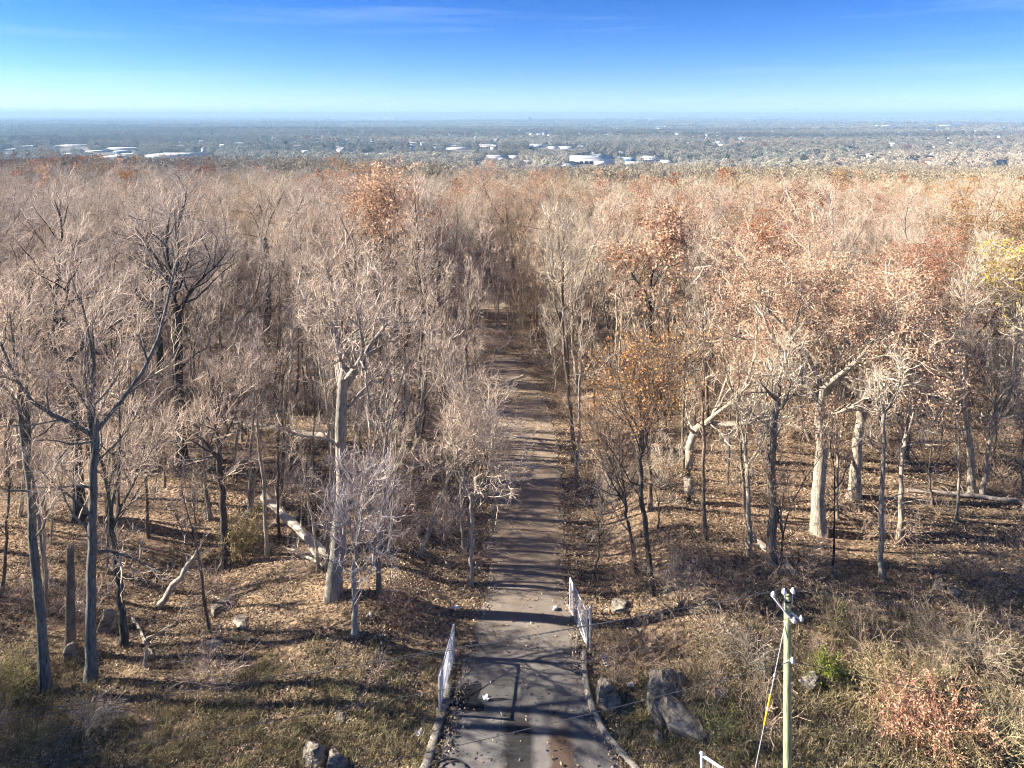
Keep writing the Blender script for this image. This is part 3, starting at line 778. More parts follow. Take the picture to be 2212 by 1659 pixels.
hero(862, 620, 372, 'white barked tree poking above the canopy near the salmon crown', P_snag, 'dead_tree', tint=(0.66, 0.60, 0.54), fat=0.7)

# crowns that still hold leaves: (px of crown, row of the base, row of the top, colour, label)
OAKS = [
    (815, 690, 408, L_SALMON, 0, 'salmon leaved oak in the middle of the wood left of the road'),
    (735, 720, 440, (0.40, 0.26, 0.18), 1, 'pinkish oak left of the salmon oak'),
    (950, 700, 438, (0.42, 0.22, 0.14), 1, 'reddish oak right of the salmon oak'),
    (1650, 760, 478, L_RUST, 0, 'deep rust oak behind the big salmon oak'),
    (1590, 740, 500, (0.42, 0.17, 0.05), 1, 'orange rust oak at the left end of the rust group'),
    (1720, 740, 480, L_RUST, 1, 'rust oak at the right end of the rust group'),
    (1810, 660, 404, L_DARK, 1, 'dark red brown oak top right of the white snag'),
    (1320, 670, 418, L_SALMON, 1, 'salmon oak right of the road, far back'),
    (1400, 690, 425, (0.44, 0.25, 0.16), 1, 'dusty salmon oak beside the far back salmon oak'),
    (1110, 620, 372, L_SALMON, 1, 'salmon crown straight above the end of the road'),
    (2150, 800, 430, L_TAN, 0, 'big tan gold oak at the right edge'),
    (2060, 900, 560, L_SALMON, 1, 'salmon brown oak between the big oak and right edge'),
    (2170, 700, 410, L_GOLD, 1, 'golden oak behind the big tan gold oak'),
    (1980, 860, 520, (0.40, 0.20, 0.12), 0, 'red brown oak right of the big salmon oak'),
    (1700, 880, 540, L_SALMON, 0, 'salmon oak filling the left of the big salmon mass'),
    (1660, 1000, 640, (0.54, 0.33, 0.23), 1, 'low salmon oak below the big salmon mass'),
    (1960, 1000, 650, (0.40, 0.22, 0.14), 1, 'low brown oak right of the two beige oaks'),
    (1500, 650, 415, (0.50, 0.33, 0.23), 1, 'faded salmon oak left of the bleached snags'),
    (725, 560, 362, L_GOLD, 1, 'golden oak high on the skyline left of centre'),
    (1230, 600, 385, (0.40, 0.24, 0.15), 1, 'faded brown oak right of the end of the road'),
    (430, 470, 350, L_DARK, 1, 'dark red crown on the left skyline'),
    (60, 480, 338, (0.20, 0.10, 0.06), 1, 'brown crown on the skyline at far left'),
]
for k, (px, py, top, colr, pi_, lab) in enumerate(OAKS):
    hero(px, py, top, lab, P_oak[pi_], 'oak_tree', tint=BROWN, twig=T_BROWN, leaf=colr, rz=k * 1.9, fat=1.35 if pi_ == 0 else 1.2)
    placed[-1] = placed[-1][:2] + (4.0,)

# ------------------------------------------------------------------ scattered masses (stuff): points with attributes, one geometry-node tree
def scatter(name, protos, pts, rot, scl, tint, pick, label, cat):
    pc = bpy.data.collections.new(name + '_kinds')
    for k, m in enumerate(protos):
        o = bpy.data.objects.new('%s_kind_%02d' % (name, k), m); pc.objects.link(o)
    me = bpy.data.meshes.new(name)
    n = len(pts)
    me.vertices.add(n); me.vertices.foreach_set('co', np.asarray(pts, np.float32).ravel())
    def at(nm, ty, v, fld='value'):
        a = me.attributes.new(nm, ty, 'POINT'); a.data.foreach_set(fld, np.ascontiguousarray(v).ravel())
    at('turn', 'FLOAT_VECTOR', np.asarray(rot, np.float32), 'vector')
    at('size', 'FLOAT_VECTOR', np.asarray(scl, np.float32), 'vector')
    at('tint', 'FLOAT_COLOR', np.concatenate([np.asarray(tint, np.float32), np.ones((n, 1), np.float32)], 1), 'color')
    at('pick', 'INT', np.asarray(pick, np.int32))
    o = link(name, me)
    ng = bpy.data.node_groups.new(name, 'GeometryNodeTree')
    ng.interface.new_socket('Geometry', in_out='INPUT', socket_type='NodeSocketGeometry')
    ng.interface.new_socket('Geometry', in_out='OUTPUT', socket_type='NodeSocketGeometry')
    n_, l_ = ng.nodes, ng.links
    gi, go = n_.new('NodeGroupInput'), n_.new('NodeGroupOutput')
    ci = n_.new('GeometryNodeCollectionInfo'); ci.inputs['Collection'].default_value = pc
    ci.inputs['Separate Children'].default_value = True; ci.inputs['Reset Children'].default_value = True
    ip = n_.new('GeometryNodeInstanceOnPoints'); ip.inputs['Pick Instance'].default_value = True
    def na(nm, ty):
        a = n_.new('GeometryNodeInputNamedAttribute'); a.data_type = ty; a.inputs['Name'].default_value = nm
        return a.outputs['Attribute']
    l_.new(gi.outputs[0], ip.inputs['Points']); l_.new(ci.outputs[0], ip.inputs['Instance'])
    l_.new(na('pick', 'INT'), ip.inputs['Instance Index'])
    er = n_.new('FunctionNodeEulerToRotation'); l_.new(na('turn', 'FLOAT_VECTOR'), er.inputs[0])
    l_.new(er.outputs[0], ip.inputs['Rotation'])
    l_.new(na('size', 'FLOAT_VECTOR'), ip.inputs['Scale'])
    l_.new(ip.outputs[0], go.inputs[0])
    mod = o.modifiers.new('scatter', 'NODES'); mod.node_group = ng
    tag(o, label, cat, kind='stuff')
    return o

def join(name, parts):
    """one mesh from (MB, material) pairs"""
    V = []; F = {3: [], 4: []}; mi = {3: [], 4: []}; n = 0; mats = []
    for mb, mat in parts:
        if not mb.n: continue
        if mat not in mats: mats.append(mat)
        for k in (3, 4):
            for f in mb.F[k]:
                F[k].append(f + n); mi[k].append(np.full(len(f), mats.index(mat)))
        V += mb.V; n += mb.n
    ks = [k for k in (3, 4) if F[k]]
    me = mesh_np(name, np.concatenate(V), [np.concatenate(F[k]) for k in ks])
    for m in mats: me.materials.append(m)
    me.polygons.foreach_set('material_index', np.concatenate([np.concatenate(mi[k]) for k in ks]).astype(np.int32))
    return me

def jitter_grid(x0, x1, y0, y1, step, g):
    xs = np.arange(x0, x1, step); ys = np.arange(y0, y1, step)
    X, Y = np.meshgrid(xs, ys)
    X = X + g.uniform(-0.46, 0.46, X.shape) * step; Y = Y + g.uniform(-0.46, 0.46, Y.shape) * step
    return X.ravel(), Y.ravel()

LIMY = np.array([0, 40, 60, 80, 115, 150, 225, 330, 450, 700, 1000, 2000])
LIMD = np.array([230, 205, 190, 176, 158, 148, 139, 131, 124, 118, 113, 100])
def top_limit(x, y):
    """how high a crown may reach so that the land behind it stays in view"""
    left = sm((-x / np.maximum(y, 1) + 0.05) / 0.4)
    und = 1 - 0.07 * sm((y - 120) / 200) * (wav(x, y, 47.0, 1) + 0.5 * wav(x, y, 19.0, 4) - 0.4)
    return CAM_H - (np.interp(y, LIMY, LIMD) * und - (10 + 16 * sm((y - 120) / 150)) * left) / FPX * y - height(x, y)

def near_road(x, y, pad):
    l_, r_ = road_half(np.clip(y, 20, 76))
    return (x > l_ - pad) & (x < r_ + pad) & (y < 80)

def clear_of(x, y, extra=0.0):
    ok = np.ones(len(x), bool)
    for a, b_, r in placed: ok &= (x - a) ** 2 + (y - b_) ** 2 > (r + extra) ** 2
    return ok

def zone(x, y):
    q = x / y - 0.021
    if abs(q) < 0.17: return 'close to the road'
    if abs(q) < 0.45: return 'midway to the %s edge' % ('left' if q < 0 else 'right')
    return 'toward the %s edge' % ('left' if q < 0 else 'right')
def tone(c):
    v = sum(c) / 3
    return 'pale' if v > 0.33 else ('grey' if v > 0.24 else ('brown grey' if v > 0.17 else 'dark'))

g = np.random.default_rng(99)
# --- bare canopy trees, as things, the nearest ones
X, Y = jitter_grid(-130, 130, 38, 170, 6.3, g)
ok = (np.abs(X) < 0.755 * Y + 1.5) & ~near_road(X, Y, 2.4) & clear_of(X, Y, 1.6)
ok &= ~((Y < 46) & (X > 3)) & ~((Y < 41) & (X < 0)) & ~((X > -0.105 * Y) & (X < 0.085 * Y) & (Y < 110))
ok &= ~((X > 8) & (X < 32) & (Y < 56) & (g.uniform(0, 1, len(X)) < 0.6))
ok &= ~((X > -26) & (X < -2) & (Y < 75) & (g.uniform(0, 1, len(X)) < 0.6))
ok &= ~((Y < 72) & (g.uniform(0, 1, len(X)) < 0.25))
X, Y = X[ok], Y[ok]
o_ = np.argsort(Y); X, Y = X[o_], Y[o_]
n_heroes = len(placed)
N_FILL = 300 - n_heroes
fill = list(zip(X[:N_FILL], Y[:N_FILL]))
Y_EDGE = Y[N_FILL - 1]
for k, (x, y) in enumerate(fill):
    z = float(height(x, y))
    lim = float(top_limit(np.array([x]), np.array([y]))[0])
    h = max(11.0, min(21.0, lim * g.uniform(0.76, 1.0)))
    side = 'left' if x < 0.021 * y else 'right'
    warm = x > 0 and g.uniform() < 0.62
    leafy = (x > 10 and g.uniform() < 0.13) or g.uniform() < 0.03
    if leafy:
        colr = [L_SALMON, (0.50, 0.33, 0.23), L_TAN, (0.45, 0.27, 0.18)][g.integers(4)]
        place_tree(P_oak[1], 'oak_tree', (x, y, z), 'brown leaved oak in the crowd of trees, ' + zone(x, y) + (' on its %s' % side if abs(x / y - 0.021) < 0.17 else ''), 'tree',
                   'leafy oaks in the crowd %s, %s' % (side, zone(x, y)), h=h, rz=g.uniform(0, 6.28), tint=GREY, twig=T_PALE, leaf=colr, fat=g.uniform(0.85, 1.1))
        continue
    pi_ = g.integers(0, 5) if y > 72 else [1, 3, 3, 0][g.integers(4)]
    tint = [GREY, (0.22, 0.20, 0.185), BROWN, (0.14, 0.13, 0.12)][g.integers(4)] if not warm else [PALE, (0.38, 0.32, 0.26), GREY][g.integers(3)]
    tw_ = [T_PINK, T_GREY, T_PINK, (0.46, 0.40, 0.37)][g.integers(4)] if not warm else [T_PALE, T_TAN, T_PALE, T_GREY][g.integers(4)]
    depth = 'front rows' if y < 70 else ('middle rows' if y < 95 else 'back rows')
    place_tree(P_bare[pi_] if y < 70 or (y < 90 and g.uniform() < 0.5) else P_round[g.integers(3)], 'bare_tree', (x, y, z), 'bare %s tree, %s %s of the road, %s' % (tone(tint), depth, side, zone(x, y)), 'tree',
               'bare %s trees in the %s %s, %s' % (tone(tint), depth, side, zone(x, y)), h=h, rz=g.uniform(0, 6.28), tint=tint, twig=tw_, fat=g.uniform(0.8, 1.1))
placed += [(x, y, 1.0) for x, y in fill]

# --- saplings, as things
X, Y = jitter_grid(-70, 70, 33, 92, 2.5, g)
dens = np.where(X < 0.02 * Y, 0.50, 0.52)
dens = np.where((X < 0) & (Y < 44) & (X > -24), np.where(X > -12, 0.20, 0.08), dens)
dens = np.where((X < -2) & (X > -32) & (Y >= 44) & (Y < 64), 0.62, dens)
dens = np.where((X > -12) & (X < -2) & (Y > 38) & (Y < 60), 0.95, dens)
ok = (np.abs(X) < 0.75 * Y + 1) & ~near_road(X, Y, 0.7) & clear_of(X, Y, -0.4) & (g.uniform(0, 1, len(X)) < dens)
ok &= ~((Y < 41) & (X > 0)) & ~((Y < 36.5) & (X < 0)) & ~((X > -0.085 * Y) & (X < 0.05 * Y) & (Y > 72))
X, Y = X[ok], Y[ok]
o_ = np.argsort(Y); X, Y = X[o_][:300], Y[o_][:300]
Y_SAP = Y[-1]
for k, (x, y) in enumerate(zip(X, Y)):
    side = 'left' if x < 0.021 * y else 'right'
    depth = 'wood edge' if y < 50 else 'inner wood'
    tint = [GREY, BROWN, PALE, (0.16, 0.14, 0.13)][g.integers(4)]
    tw_ = [T_PINK, T_GREY, (0.48, 0.41, 0.38)][g.integers(3)] if x < 0 else [T_PALE, T_BROWN, T_GREY][g.integers(3)]
    slim = g.uniform() < 0.72
    place_tree(P_sap[4 + g.integers(2)] if slim else P_sap[g.integers(4)], 'sapling', (x, y, float(height(x, y))), '%s leafless sapling in the %s %s, %s' % (tone(tint), depth, side, zone(x, y)), 'sapling',
               '%s saplings in the %s %s, %s' % (tone(tint), depth, side, zone(x, y)), h=g.uniform(8, 14.5) if slim else g.uniform(4.5, 9.5), rz=g.uniform(0, 6.28), tint=tint, twig=tw_, tilt=(g.normal(0, 0.07), g.normal(0, 0.07)), trunk_name='stem')

# --- the rest of the wood, one mass
def far_kinds():
    out = []
    for s, kw in ((51, dict(fork=0.32, nlead=5, lead_ang=0.55, spread=0.24)), (52, dict(fork=0.36, nlead=5, lead_ang=0.5, spread=0.23, up=0.14)), (53, dict(fork=0.28, nlead=6, lead_ang=0.68, spread=0.23, up=0.08))):
        t, c, lv = make_tree(seed=s, H=20, r0=0.27, lod=1, nlimb=6, nb=4, ntw=5, nsp=5, low=2, **kw)
        out.append(join('bare_far', [(t, M['bark_far']), (c, M['bark_far'])]))
    t, c, lv = make_tree(seed=54, H=20, r0=0.3, lod=1, nlimb=6, nb=4, ntw=4, nsp=2, low=2, leaves=7000, leaf=0.30, fork=0.38, nlead=5, lead_ang=0.6, spread=0.28)
    out.append(join('leafy_far', [(t, M['bark_far']), (c, M['bark_far']), (lv, M['leaf_far'])]))
    for s, kw in ((55, dict(fork=0.36, nlead=5, lead_ang=0.5, spread=0.26)), (56, dict(fork=0.44, nlead=4, lead_ang=0.4, spread=0.24)), (57, dict(fork=0.34, nlead=6, lead_ang=0.6, spread=0.22))):
        t, c, lv = make_tree(seed=s, H=20, r0=0.3, lod=2, nlimb=6, nb=4, ntw=5, low=0, tw=1.5, **kw)
        out.append(join('bare_distant', [(t, M['bark_far']), (c, M['bark_far'])]))
    return out
KF = far_kinds()
def wood_points():
    P, Rt, S, T, K = [], [], [], [], []
    gg = np.random.default_rng(5)
    def add(X, Y, lo, hi, kinds, kp):
        Z = height(X, Y); n = len(X)
        lim = top_limit(X, Y)
        h = np.clip(lim * gg.uniform(lo, hi, n), 9.0, 21.0)
        k = gg.choice(kinds, n, p=kp)
        sx_ = X / np.maximum(Y, 1)
        warm = np.clip(0.5 + 1.1 * sx_ + 0.35 * wav(X, Y, 42.0, 3) + gg.normal(0, 0.22, n), 0, 1)[:, None]
        cold = np.array([0.45, 0.405, 0.345]); tan = np.array([0.50, 0.42, 0.28])
        t = (cold * (1 - warm) + tan * warm) * gg.uniform(0.78, 1.28, n)[:, None]
        t = np.where((k > 3)[:, None], t * np.array([0.70, 0.71, 0.72]), t)  # distant kinds: tint darkened for the self-shading their flat ribbons lack
        leafy = k == 3
        lc = np.array([L_SALMON, L_TAN, (0.45, 0.27, 0.18), L_RUST])[gg.integers(0, 4, n)]
        t = np.where(leafy[:, None], lc, t)
        P.append(np.stack([X, Y, Z - 0.2], 1)); K.append(k); T.append(t)
        Rt.append(np.stack([gg.normal(0, 0.03, n), gg.normal(0, 0.03, n), gg.uniform(0, 6.28, n)], 1))
        S.append(np.stack([h / 20 * gg.uniform(0.95, 1.25, n)] * 2 + [h / 20], 1))
    # right behind the single trees
    X, Y = jitter_grid(-330, 330, 60, 290, 7.0, gg)
    ok = (Y > Y_EDGE) & (np.abs(X) < 0.80 * Y + 25)
    # the wood goes on to the left of the picture, where it shades the ground, and a little to the right
    ok |= (X < -(0.755 * Y + 1.5)) & (X > -(0.755 * Y + 60)) & (Y > 60) & (gg.uniform(0, 1, len(X)) < 0.6)
    ok |= (X > (0.755 * Y + 1.5)) & (X < (0.755 * Y + 25)) & (Y > 60)
    add(X[ok], Y[ok], 0.72, 1.0, [0, 1, 2, 3], [0.32, 0.30, 0.28, 0.10])
    X, Y = jitter_grid(-115, 70, 24, 60, 7.6, gg)
    ok = ((X < -(0.755 * Y + 2.5)) | (X > (0.755 * Y + 6)) & (Y > 42)) & (gg.uniform(0, 1, len(X)) < 0.26)
    add(X[ok], Y[ok], 0.9, 1.15, [0, 1, 2], [0.34, 0.33, 0.33])
    X, Y = jitter_grid(-62, -25, 17, 29, 7.5, gg)
    ok = X < -(0.755 * Y + 4.5)
    add(X[ok], Y[ok], 0.95, 1.2, [0, 1, 2], [0.34, 0.33, 0.33])
    X, Y = jitter_grid(-900, 900, 290, 1010, 8.0, gg)
    ok = np.abs(X) < 0.80 * Y + 30
    add(X[ok], Y[ok], 0.62, 1.08, [4, 5, 6], [0.34, 0.33, 0.33])
    return [np.concatenate(a) for a in (P, Rt, S, T, K)]
WP, WR, WS, WT, WK = wood_points()
scatter('woodland', KF, WP, WR, WS, WT, WK, 'grey and tan leafless wood covering the slope behind the nearest trees', 'woodland')

# --- undergrowth: low twiggy shrubs, one mass
def shrub_mesh(seed, n=16, h=1.6, droop=-0.16, mat=None, tw=1.0, spread=0.7, nsub=5):
    g2 = np.random.default_rng(seed)
    base = np.zeros((1, 2, 3)); base[0, 1, 2] = 0.25
    P1, R1 = grow(g2, base, np.full((1, 2), 0.03), n, 0.0, 1.0, spread, lambda t: np.full(len(t), h), 6, droop, 0.2, 0.6, 0.008, angj=0.35)
    P2, R2 = grow(g2, P1, R1, nsub, 0.25, 1.0, 0.7, lambda t: np.full(len(t), h * 0.4), 3, 0.02, 0.2, 0.7, 0.007)
    P3, R3 = grow(g2, P2, R2, 3, 0.2, 1.0, 0.7, lambda t: np.full(len(t), h * 0.2), 2, 0.05, 0.2, 0.8, 0.006)
    m = MB()
    m.add(*tubes(P1, np.maximum(R1 * 0.7, 0.008 * tw), 3)); m.add(*tubes(P2, np.maximum(R2 * 0.7, 0.007 * tw), 3)); m.add(*tubes(P3, np.maximum(R3 * 0.7, 0.0065 * tw), 3))
    return m, P2
shr = [join('brush', [(shrub_mesh(60 + k, 12 + 3 * k, 1.5 + 0.25 * k, dr)[0], M['bark_far'])]) for k, dr in enumerate((-0.16, 0.02, -0.10, 0.06))]
t_, c_, l2 = make_tree(seed=66, H=10, r0=0.07, fork=0.6, nlead=2, lead_ang=0.28, nlimb=6, spread=0.15, nb=3, ntw=3, nsp=2, low=4, lod=1, tw=0.6)
shr.append(join('thin_sapling', [(t_, M['bark_far']), (c_, M['bark_far'])]))
X, Y = jitter_grid(-130, 130, 29, 170, 1.75, g)
prob = np.where(Y < 42, np.where(X < 0, 0.18, 0.40), np.where(Y < 80, 0.34, 0.22))
prob = np.where((X < -9) & (Y < 62), prob * 0.6, prob)
prob = np.where((X > -11) & (X < -2.5) & (Y > 37) & (Y < 60), 0.8, prob)
prob = np.where((X < -4) & (X > -22) & (Y < 41), 0.03, prob)
prob = np.where((X > -0.10 * Y) & (X < 0.09 * Y) & (Y > 77) & (Y < 112), 0.8, prob)
prob = np.where((X > -0.06 * Y) & (X < -0.01 * Y) & (Y > 86) & (Y < 104), 0.15, prob)
prob = np.where((X > 5) & (X < 32) & (Y > 40) & (Y < 52), 0.10, prob)
ok = (np.abs(X) < 0.76 * Y + 4) & ~near_road(X, Y, 0.9) & (g.uniform(0, 1, len(X)) < prob)
X, Y = X[ok], Y[ok]; n = len(X)
kk = g.choice(5, n, p=[0.22, 0.22, 0.22, 0.22, 0.12]); kk = np.where(Y < Y_SAP, np.where(kk == 4, 1, kk), np.where(g.uniform(0, 1, n) < 0.55, 4, kk))
s = g.uniform(0.6, 1.35, n) * np.where(Y < 38, 0.8, 1.0); s = np.where(kk == 4, g.uniform(0.6, 1.2, n), s)
tb = np.where((X < 0)[:, None], np.array([0.48, 0.39, 0.35]), np.array([0.48, 0.37, 0.27])) * g.uniform(0.65, 1.3, n)[:, None]
scatter('undergrowth', shr, np.stack([X, Y, height(X, Y) - 0.05], 1), np.stack([g.normal(0, .1, n), g.normal(0, .1, n), g.uniform(0, 6.28, n)], 1),
        np.stack([s, s, s * g.uniform(0.7, 1.2, n)], 1), tb, kk, 'tangled leafless brush between the tree trunks', 'undergrowth')

# --- fallen leaves and dry grass on the near ground
n = 380000
Yl = 23.5 + 48 * g.uniform(0, 1, n) ** 1.35
Xl = g.uniform(-1, 1, n) * (0.76 * Yl + 2)
on_road = near_road(Xl, Yl, -0.25)
edge = near_road(Xl, Yl, 0.0) & ~near_road(Xl, Yl, -0.55)
keep = (~on_road | (g.uniform(0, 1, n) < 0.03 + 0.5 * sm((Yl - 50) / 22)) | (edge & (g.uniform(0, 1, n) < 0.45)))
bare = g.uniform(0, 1, n) < np.clip(0.35 + 0.55 * wav(Xl, Yl, 1.7, 3) + 0.35 * wav(Xl, Yl, 0.6, 5), 0, 0.92)
keep &= ~bare
Xl, Yl = Xl[keep], Yl[keep]
V, F = quads_at(g, np.stack([Xl, Yl, height(Xl, Yl) + np.where(near_road(Xl, Yl, 0.1), 0.12, 0.05) + g.uniform(0, 0.06, len(Xl))], 1), 0.12, 0.55)
tag(link('fallen_leaves', mesh_np('fallen_leaves', V, F, M['litter'])), 'brown and tan fallen leaves lying over the ground', 'leaves', kind='stuff')

def blades(X, Y, L, w, g2, lean=0.5):
    n = len(X); Z = height(X, Y) - 0.02
    a = g2.uniform(0, 6.28, n); d = np.stack([np.cos(a), np.sin(a)], 1)
    L = L * g2.uniform(0.5, 1.25, n); ln = lean * g2.uniform(0.3, 1.5, n) * L
    s = np.stack([-d[:, 1], d[:, 0]], 1) * w / 2
    b0 = np.stack([X, Y, Z], 1)
    mid = b0 + np.stack([d[:, 0] * ln * 0.35, d[:, 1] * ln * 0.35, L * 0.6], 1)
    tip = b0 + np.stack([d[:, 0] * ln, d[:, 1] * ln, L * 0.85], 1)
    s3 = np.concatenate([s, np.zeros((n, 1))], 1)
    V = np.stack([b0 - s3, b0 + s3, mid + s3 * 0.8, mid - s3 * 0.8, tip], 1).reshape(-1, 3)
    k = np.arange(n)[:, None] * 5
    return V, [k + np.array([[0, 1, 2, 3]]), k + np.array([[3, 2, 4]])]
tx = []; ty = []
for c_, sx_, sy_, n_ in [((13, 25.5), 9, 2.2, 620), ((17, 28.5), 7, 2.6, 420), ((9.5, 30.5), 3.5, 2.2, 260), ((-22.5, 31.5), 1.6, 1.6, 160), ((-10, 30), 5.5, 2.2, 700), ((20, 33), 5, 3, 260), ((4.8, 25), 1.5, 2.5, 150)]:
    tx.append(g.normal(c_[0], sx_, n_)); ty.append(g.normal(c_[1], sy_, n_))
tx = np.concatenate(tx); ty = np.concatenate(ty)
bx = np.repeat(tx, 26) + g.normal(0, 0.16, len(tx) * 26); by = np.repeat(ty, 26) + g.normal(0, 0.16, len(tx) * 26)
ok = ~near_road(bx, by, 0.25) & (by > 22.5)
bx, by = bx[ok], by[ok]
V, F = blades(bx, by, 0.42, 0.022, g, 0.9)
tag(link('dry_grass', mesh_np('dry_grass', V, F, M['straw'])), 'straw coloured dry grass tufts on the verges', 'grass', kind='stuff')

# ------------------------------------------------------------------ gates, kerb side things
def vec(a, b_): return np.array(b_, float) - np.array(a, float)

def gate(near, far, hgt, label, far_lean=0.0):
    """a swing gate panel of steel tube and chain-link, standing open along the road"""
    a = np.array(G(*near)); b_ = np.array(G(*far))
    root = link('gate', None, loc=a); tag(root, label, 'gate')
    d = b_ - a; d[2] *= 0.5; L = np.linalg.norm(d[:2]); up = np.array([0, 0, 1.0])
    d1 = d / L
    q = lambda s, z: d1 * s + up * z
    for s in (0.0, L):
        MB().tube([q(s, -0.05), q(s, hgt + 0.05)], 0.055, 8).obj('post', M['steel'], root, True)
    for z in (0.12, hgt):
        MB().tube([q(0, z), q(L, z)], 0.04, 8).obj('rail', M['steel'], root, True)
    MB().tube([q(0.02, 0.14), q(L - 0.02, hgt - 0.02)], 0.022, 6).obj('brace', M['steel'], root, True)
    m = MB(); st = 0.10; z0, z1 = 0.13, hgt - 0.01; Hh = z1 - z0
    k = -Hh
    while k < L:
        for sgn in (1, -1):
            s0, s1 = k, k + Hh
            c0, c1 = max(s0, 0.0), min(s1, L)
            if c1 - c0 > 0.03:
                za, zb = z0 + (c0 - s0), z0 + (c1 - s0)
                if sgn < 0: za, zb = z1 - (c0 - s0), z1 - (c1 - s0)
                m.tube([q(c0, za), q(c1, zb)], 0.005, 3, False)
        k += st
    m.obj('chain_link', M['steel'], root)
    return root
gate((950, 1545), (980, 1428), 1.75, 'open chain link gate panel in blue shade, left of the road mouth')
gate((1268, 1398), (1232, 1322), 1.8, 'open chain link gate panel half in sun, right of the road mouth')
X, Y, Z = G(1276, 1405)
p = link('gate_post', None, loc=(X, Y, Z)); tag(p, 'short steel hinge post at the near end of the right gate', 'post')
MB().tube([(0, 0, -0.1), (0, 0, 2.15)], 0.075, 10).obj('shaft', M['steel'], p, True)
MB().tube([(0, 0, 2.15), (0, 0, 2.19), (0, 0, 2.23)], [0.09, 0.085, 0.03], 10).obj('cap', M['steel'], p, True)

# utility pole
PY = 26.0
ptop = A(1701, 1286, PY)
pb = np.array([ptop[0], PY, float(height(ptop[0], PY))])
pole = link('utility_pole', None, loc=pb)
tag(pole, 'green treated wooden utility pole with insulators, right of the road', 'pole')
HP = ptop[2] - pb[2]
MB().tube([(0, 0, -0.3), (0, 0, HP * 0.5), (0, 0, HP - 0.03), (0, 0, HP)], [0.165, 0.145, 0.125, 0.10], 14).obj('shaft', M['pole'], pole, True)
MB().tube([(0, 0, HP - 0.22), (0, 0, HP - 0.15)], [0.132, 0.132], 14, False).obj('name_band', M['black'], pole, True)
def insulator(par, c, axis=(0, 0, 1)):
    ax = np.array(axis, float)
    pr = [(-0.10, 0.03), (-0.06, 0.03), (-0.05, 0.085), (-0.02, 0.09), (0.0, 0.05), (0.02, 0.08), (0.05, 0.08), (0.07, 0.045), (0.11, 0.045), (0.13, 0.02)]
    return MB().tube([np.array(c) + ax * a for a, _ in pr], [b_ for _, b_ in pr], 10).obj('insulator', M['porcelain'], par, True)
# two slanted stand-off brackets and three top pins, as in the picture
arm1 = MB().tube([(-0.50, -0.02, HP - 0.10), (0.04, -0.16, HP - 0.74), (0.14, -0.17, HP - 0.86)], 0.038, 8).obj('bracket', M['white'], pole, True)
arm2 = MB().tube([(0.10, -0.10, HP - 0.56), (0.40, -0.14, HP - 0.80)], 0.038, 8).obj('bracket', M['white'], pole, True)
for x in (-0.13, 0.17):
    MB().tube([(x * 0.75, -0.06, HP - 0.42), (x, -0.04, HP + 0.10)], 0.024, 6).obj('pin', M['steel'], pole, True)
tops = [(-0.54, -0.02, HP + 0.03), (-0.14, -0.04, HP + 0.16), (0.19, -0.04, HP + 0.18), (0.16, -0.20, HP - 0.80), (0.44, -0.16, HP - 0.76)]
for t in tops: insulator(pole, t)
insulator(pole, (0.12, -0.16, HP - 2.32))
MB().tube([(-0.30, -0.22, HP - 2.42), (0.0, -0.17, HP - 2.30)], 0.02, 6).obj('clamp', M['steel'], pole, True)
MB().tube([(0.0, -0.16, HP - 1.02), (0.04, -0.17, HP - 1.25), (0.10, -0.15, HP - 1.40)], 0.008, 5).obj('lead_wire', M['wire'], pole)
for z in (HP - 1.0, 0.9):
    MB().tube([(0, 0, z), (0, 0, z + 0.05)], [0.152, 0.152], 14, False).obj('band', M['steel'], pole, True)

# guy wire with a yellow guard
ga = pb + np.array([-0.11, -0.05, HP - 1.05])
gb = np.array(G(1640, 1610)); 
gdir = A(1652, 1560, PY - 0.6)
gend = ga + (gdir - ga) * 1.12
gend = np.array([gend[0], gend[1], float(height(gend[0], gend[1]))]) if gend[2] < float(height(gend[0], gend[1])) else gend
fullg = ga + (gdir - ga) * ((ga[2] - float(height(gdir[0], gdir[1]))) / (ga[2] - gdir[2]))
guy = link('guy_wire', None, loc=fullg); tag(guy, 'thin guy wire with a yellow guard running down beside the pole', 'guy wire')
pt = lambda t: ga + (fullg - ga) * t - fullg
MB().tube([pt(0), pt(1.0)], 0.014, 5).obj('strand', M['steel'], guy)
tg0 = (ga[2] - A(1661, 1497, PY - .4)[2]) / (ga[2] - fullg[2]); tg1 = (ga[2] - A(1651, 1565, PY - .6)[2]) / (ga[2] - fullg[2])
MB().tube([pt(tg0), pt(tg1)], 0.034, 8).obj('guard', M['yellow'], guy, True)
for t in (0.22, 0.36):
    MB().tube([pt(t - 0.006), pt(t + 0.006)], 0.035, 8).obj('grip', M['porcelain'], guy, True)

# the wires, from the pole's insulators to the left and to the right
def wire(a, b_, sag, label, grp, r=0.011):
    a, b_ = np.array(a, float), np.array(b_, float)
    t = np.linspace(0, 1, 28)[:, None]
    P = a + (b_ - a) * t; P[:, 2] -= sag * 4 * (t * (1 - t))[:, 0]
    o = MB().tube(P - a, r, 4).obj('overhead_wire', M['wire'], None, loc=a)
    tag(o, label, 'wire', grp)
W0 = lambda k: pb + np.array(tops[k]) + np.array([0, 0, 0.12])
wire(W0(0), A(-420, 1600, 19.6), 0.25, 'uppermost overhead wire crossing the road to the left of the pole', 'wires left of the pole')
wire(W0(1), A(-420, 1616, 19.4), 0.25, 'overhead wire just under the uppermost one, left of the pole', 'wires left of the pole')
wire(W0(3), A(-420, 1720, 19.3), 0.30, 'third overhead wire from the lower bracket, left of the pole', 'wires left of the pole')
wire(pb + np.array([-0.05, -0.2, HP - 2.35]), A(-420, 1900, 18.8), 0.35, 'lowest thick overhead cable crossing the road mouth', 'wires left of the pole', 0.014)
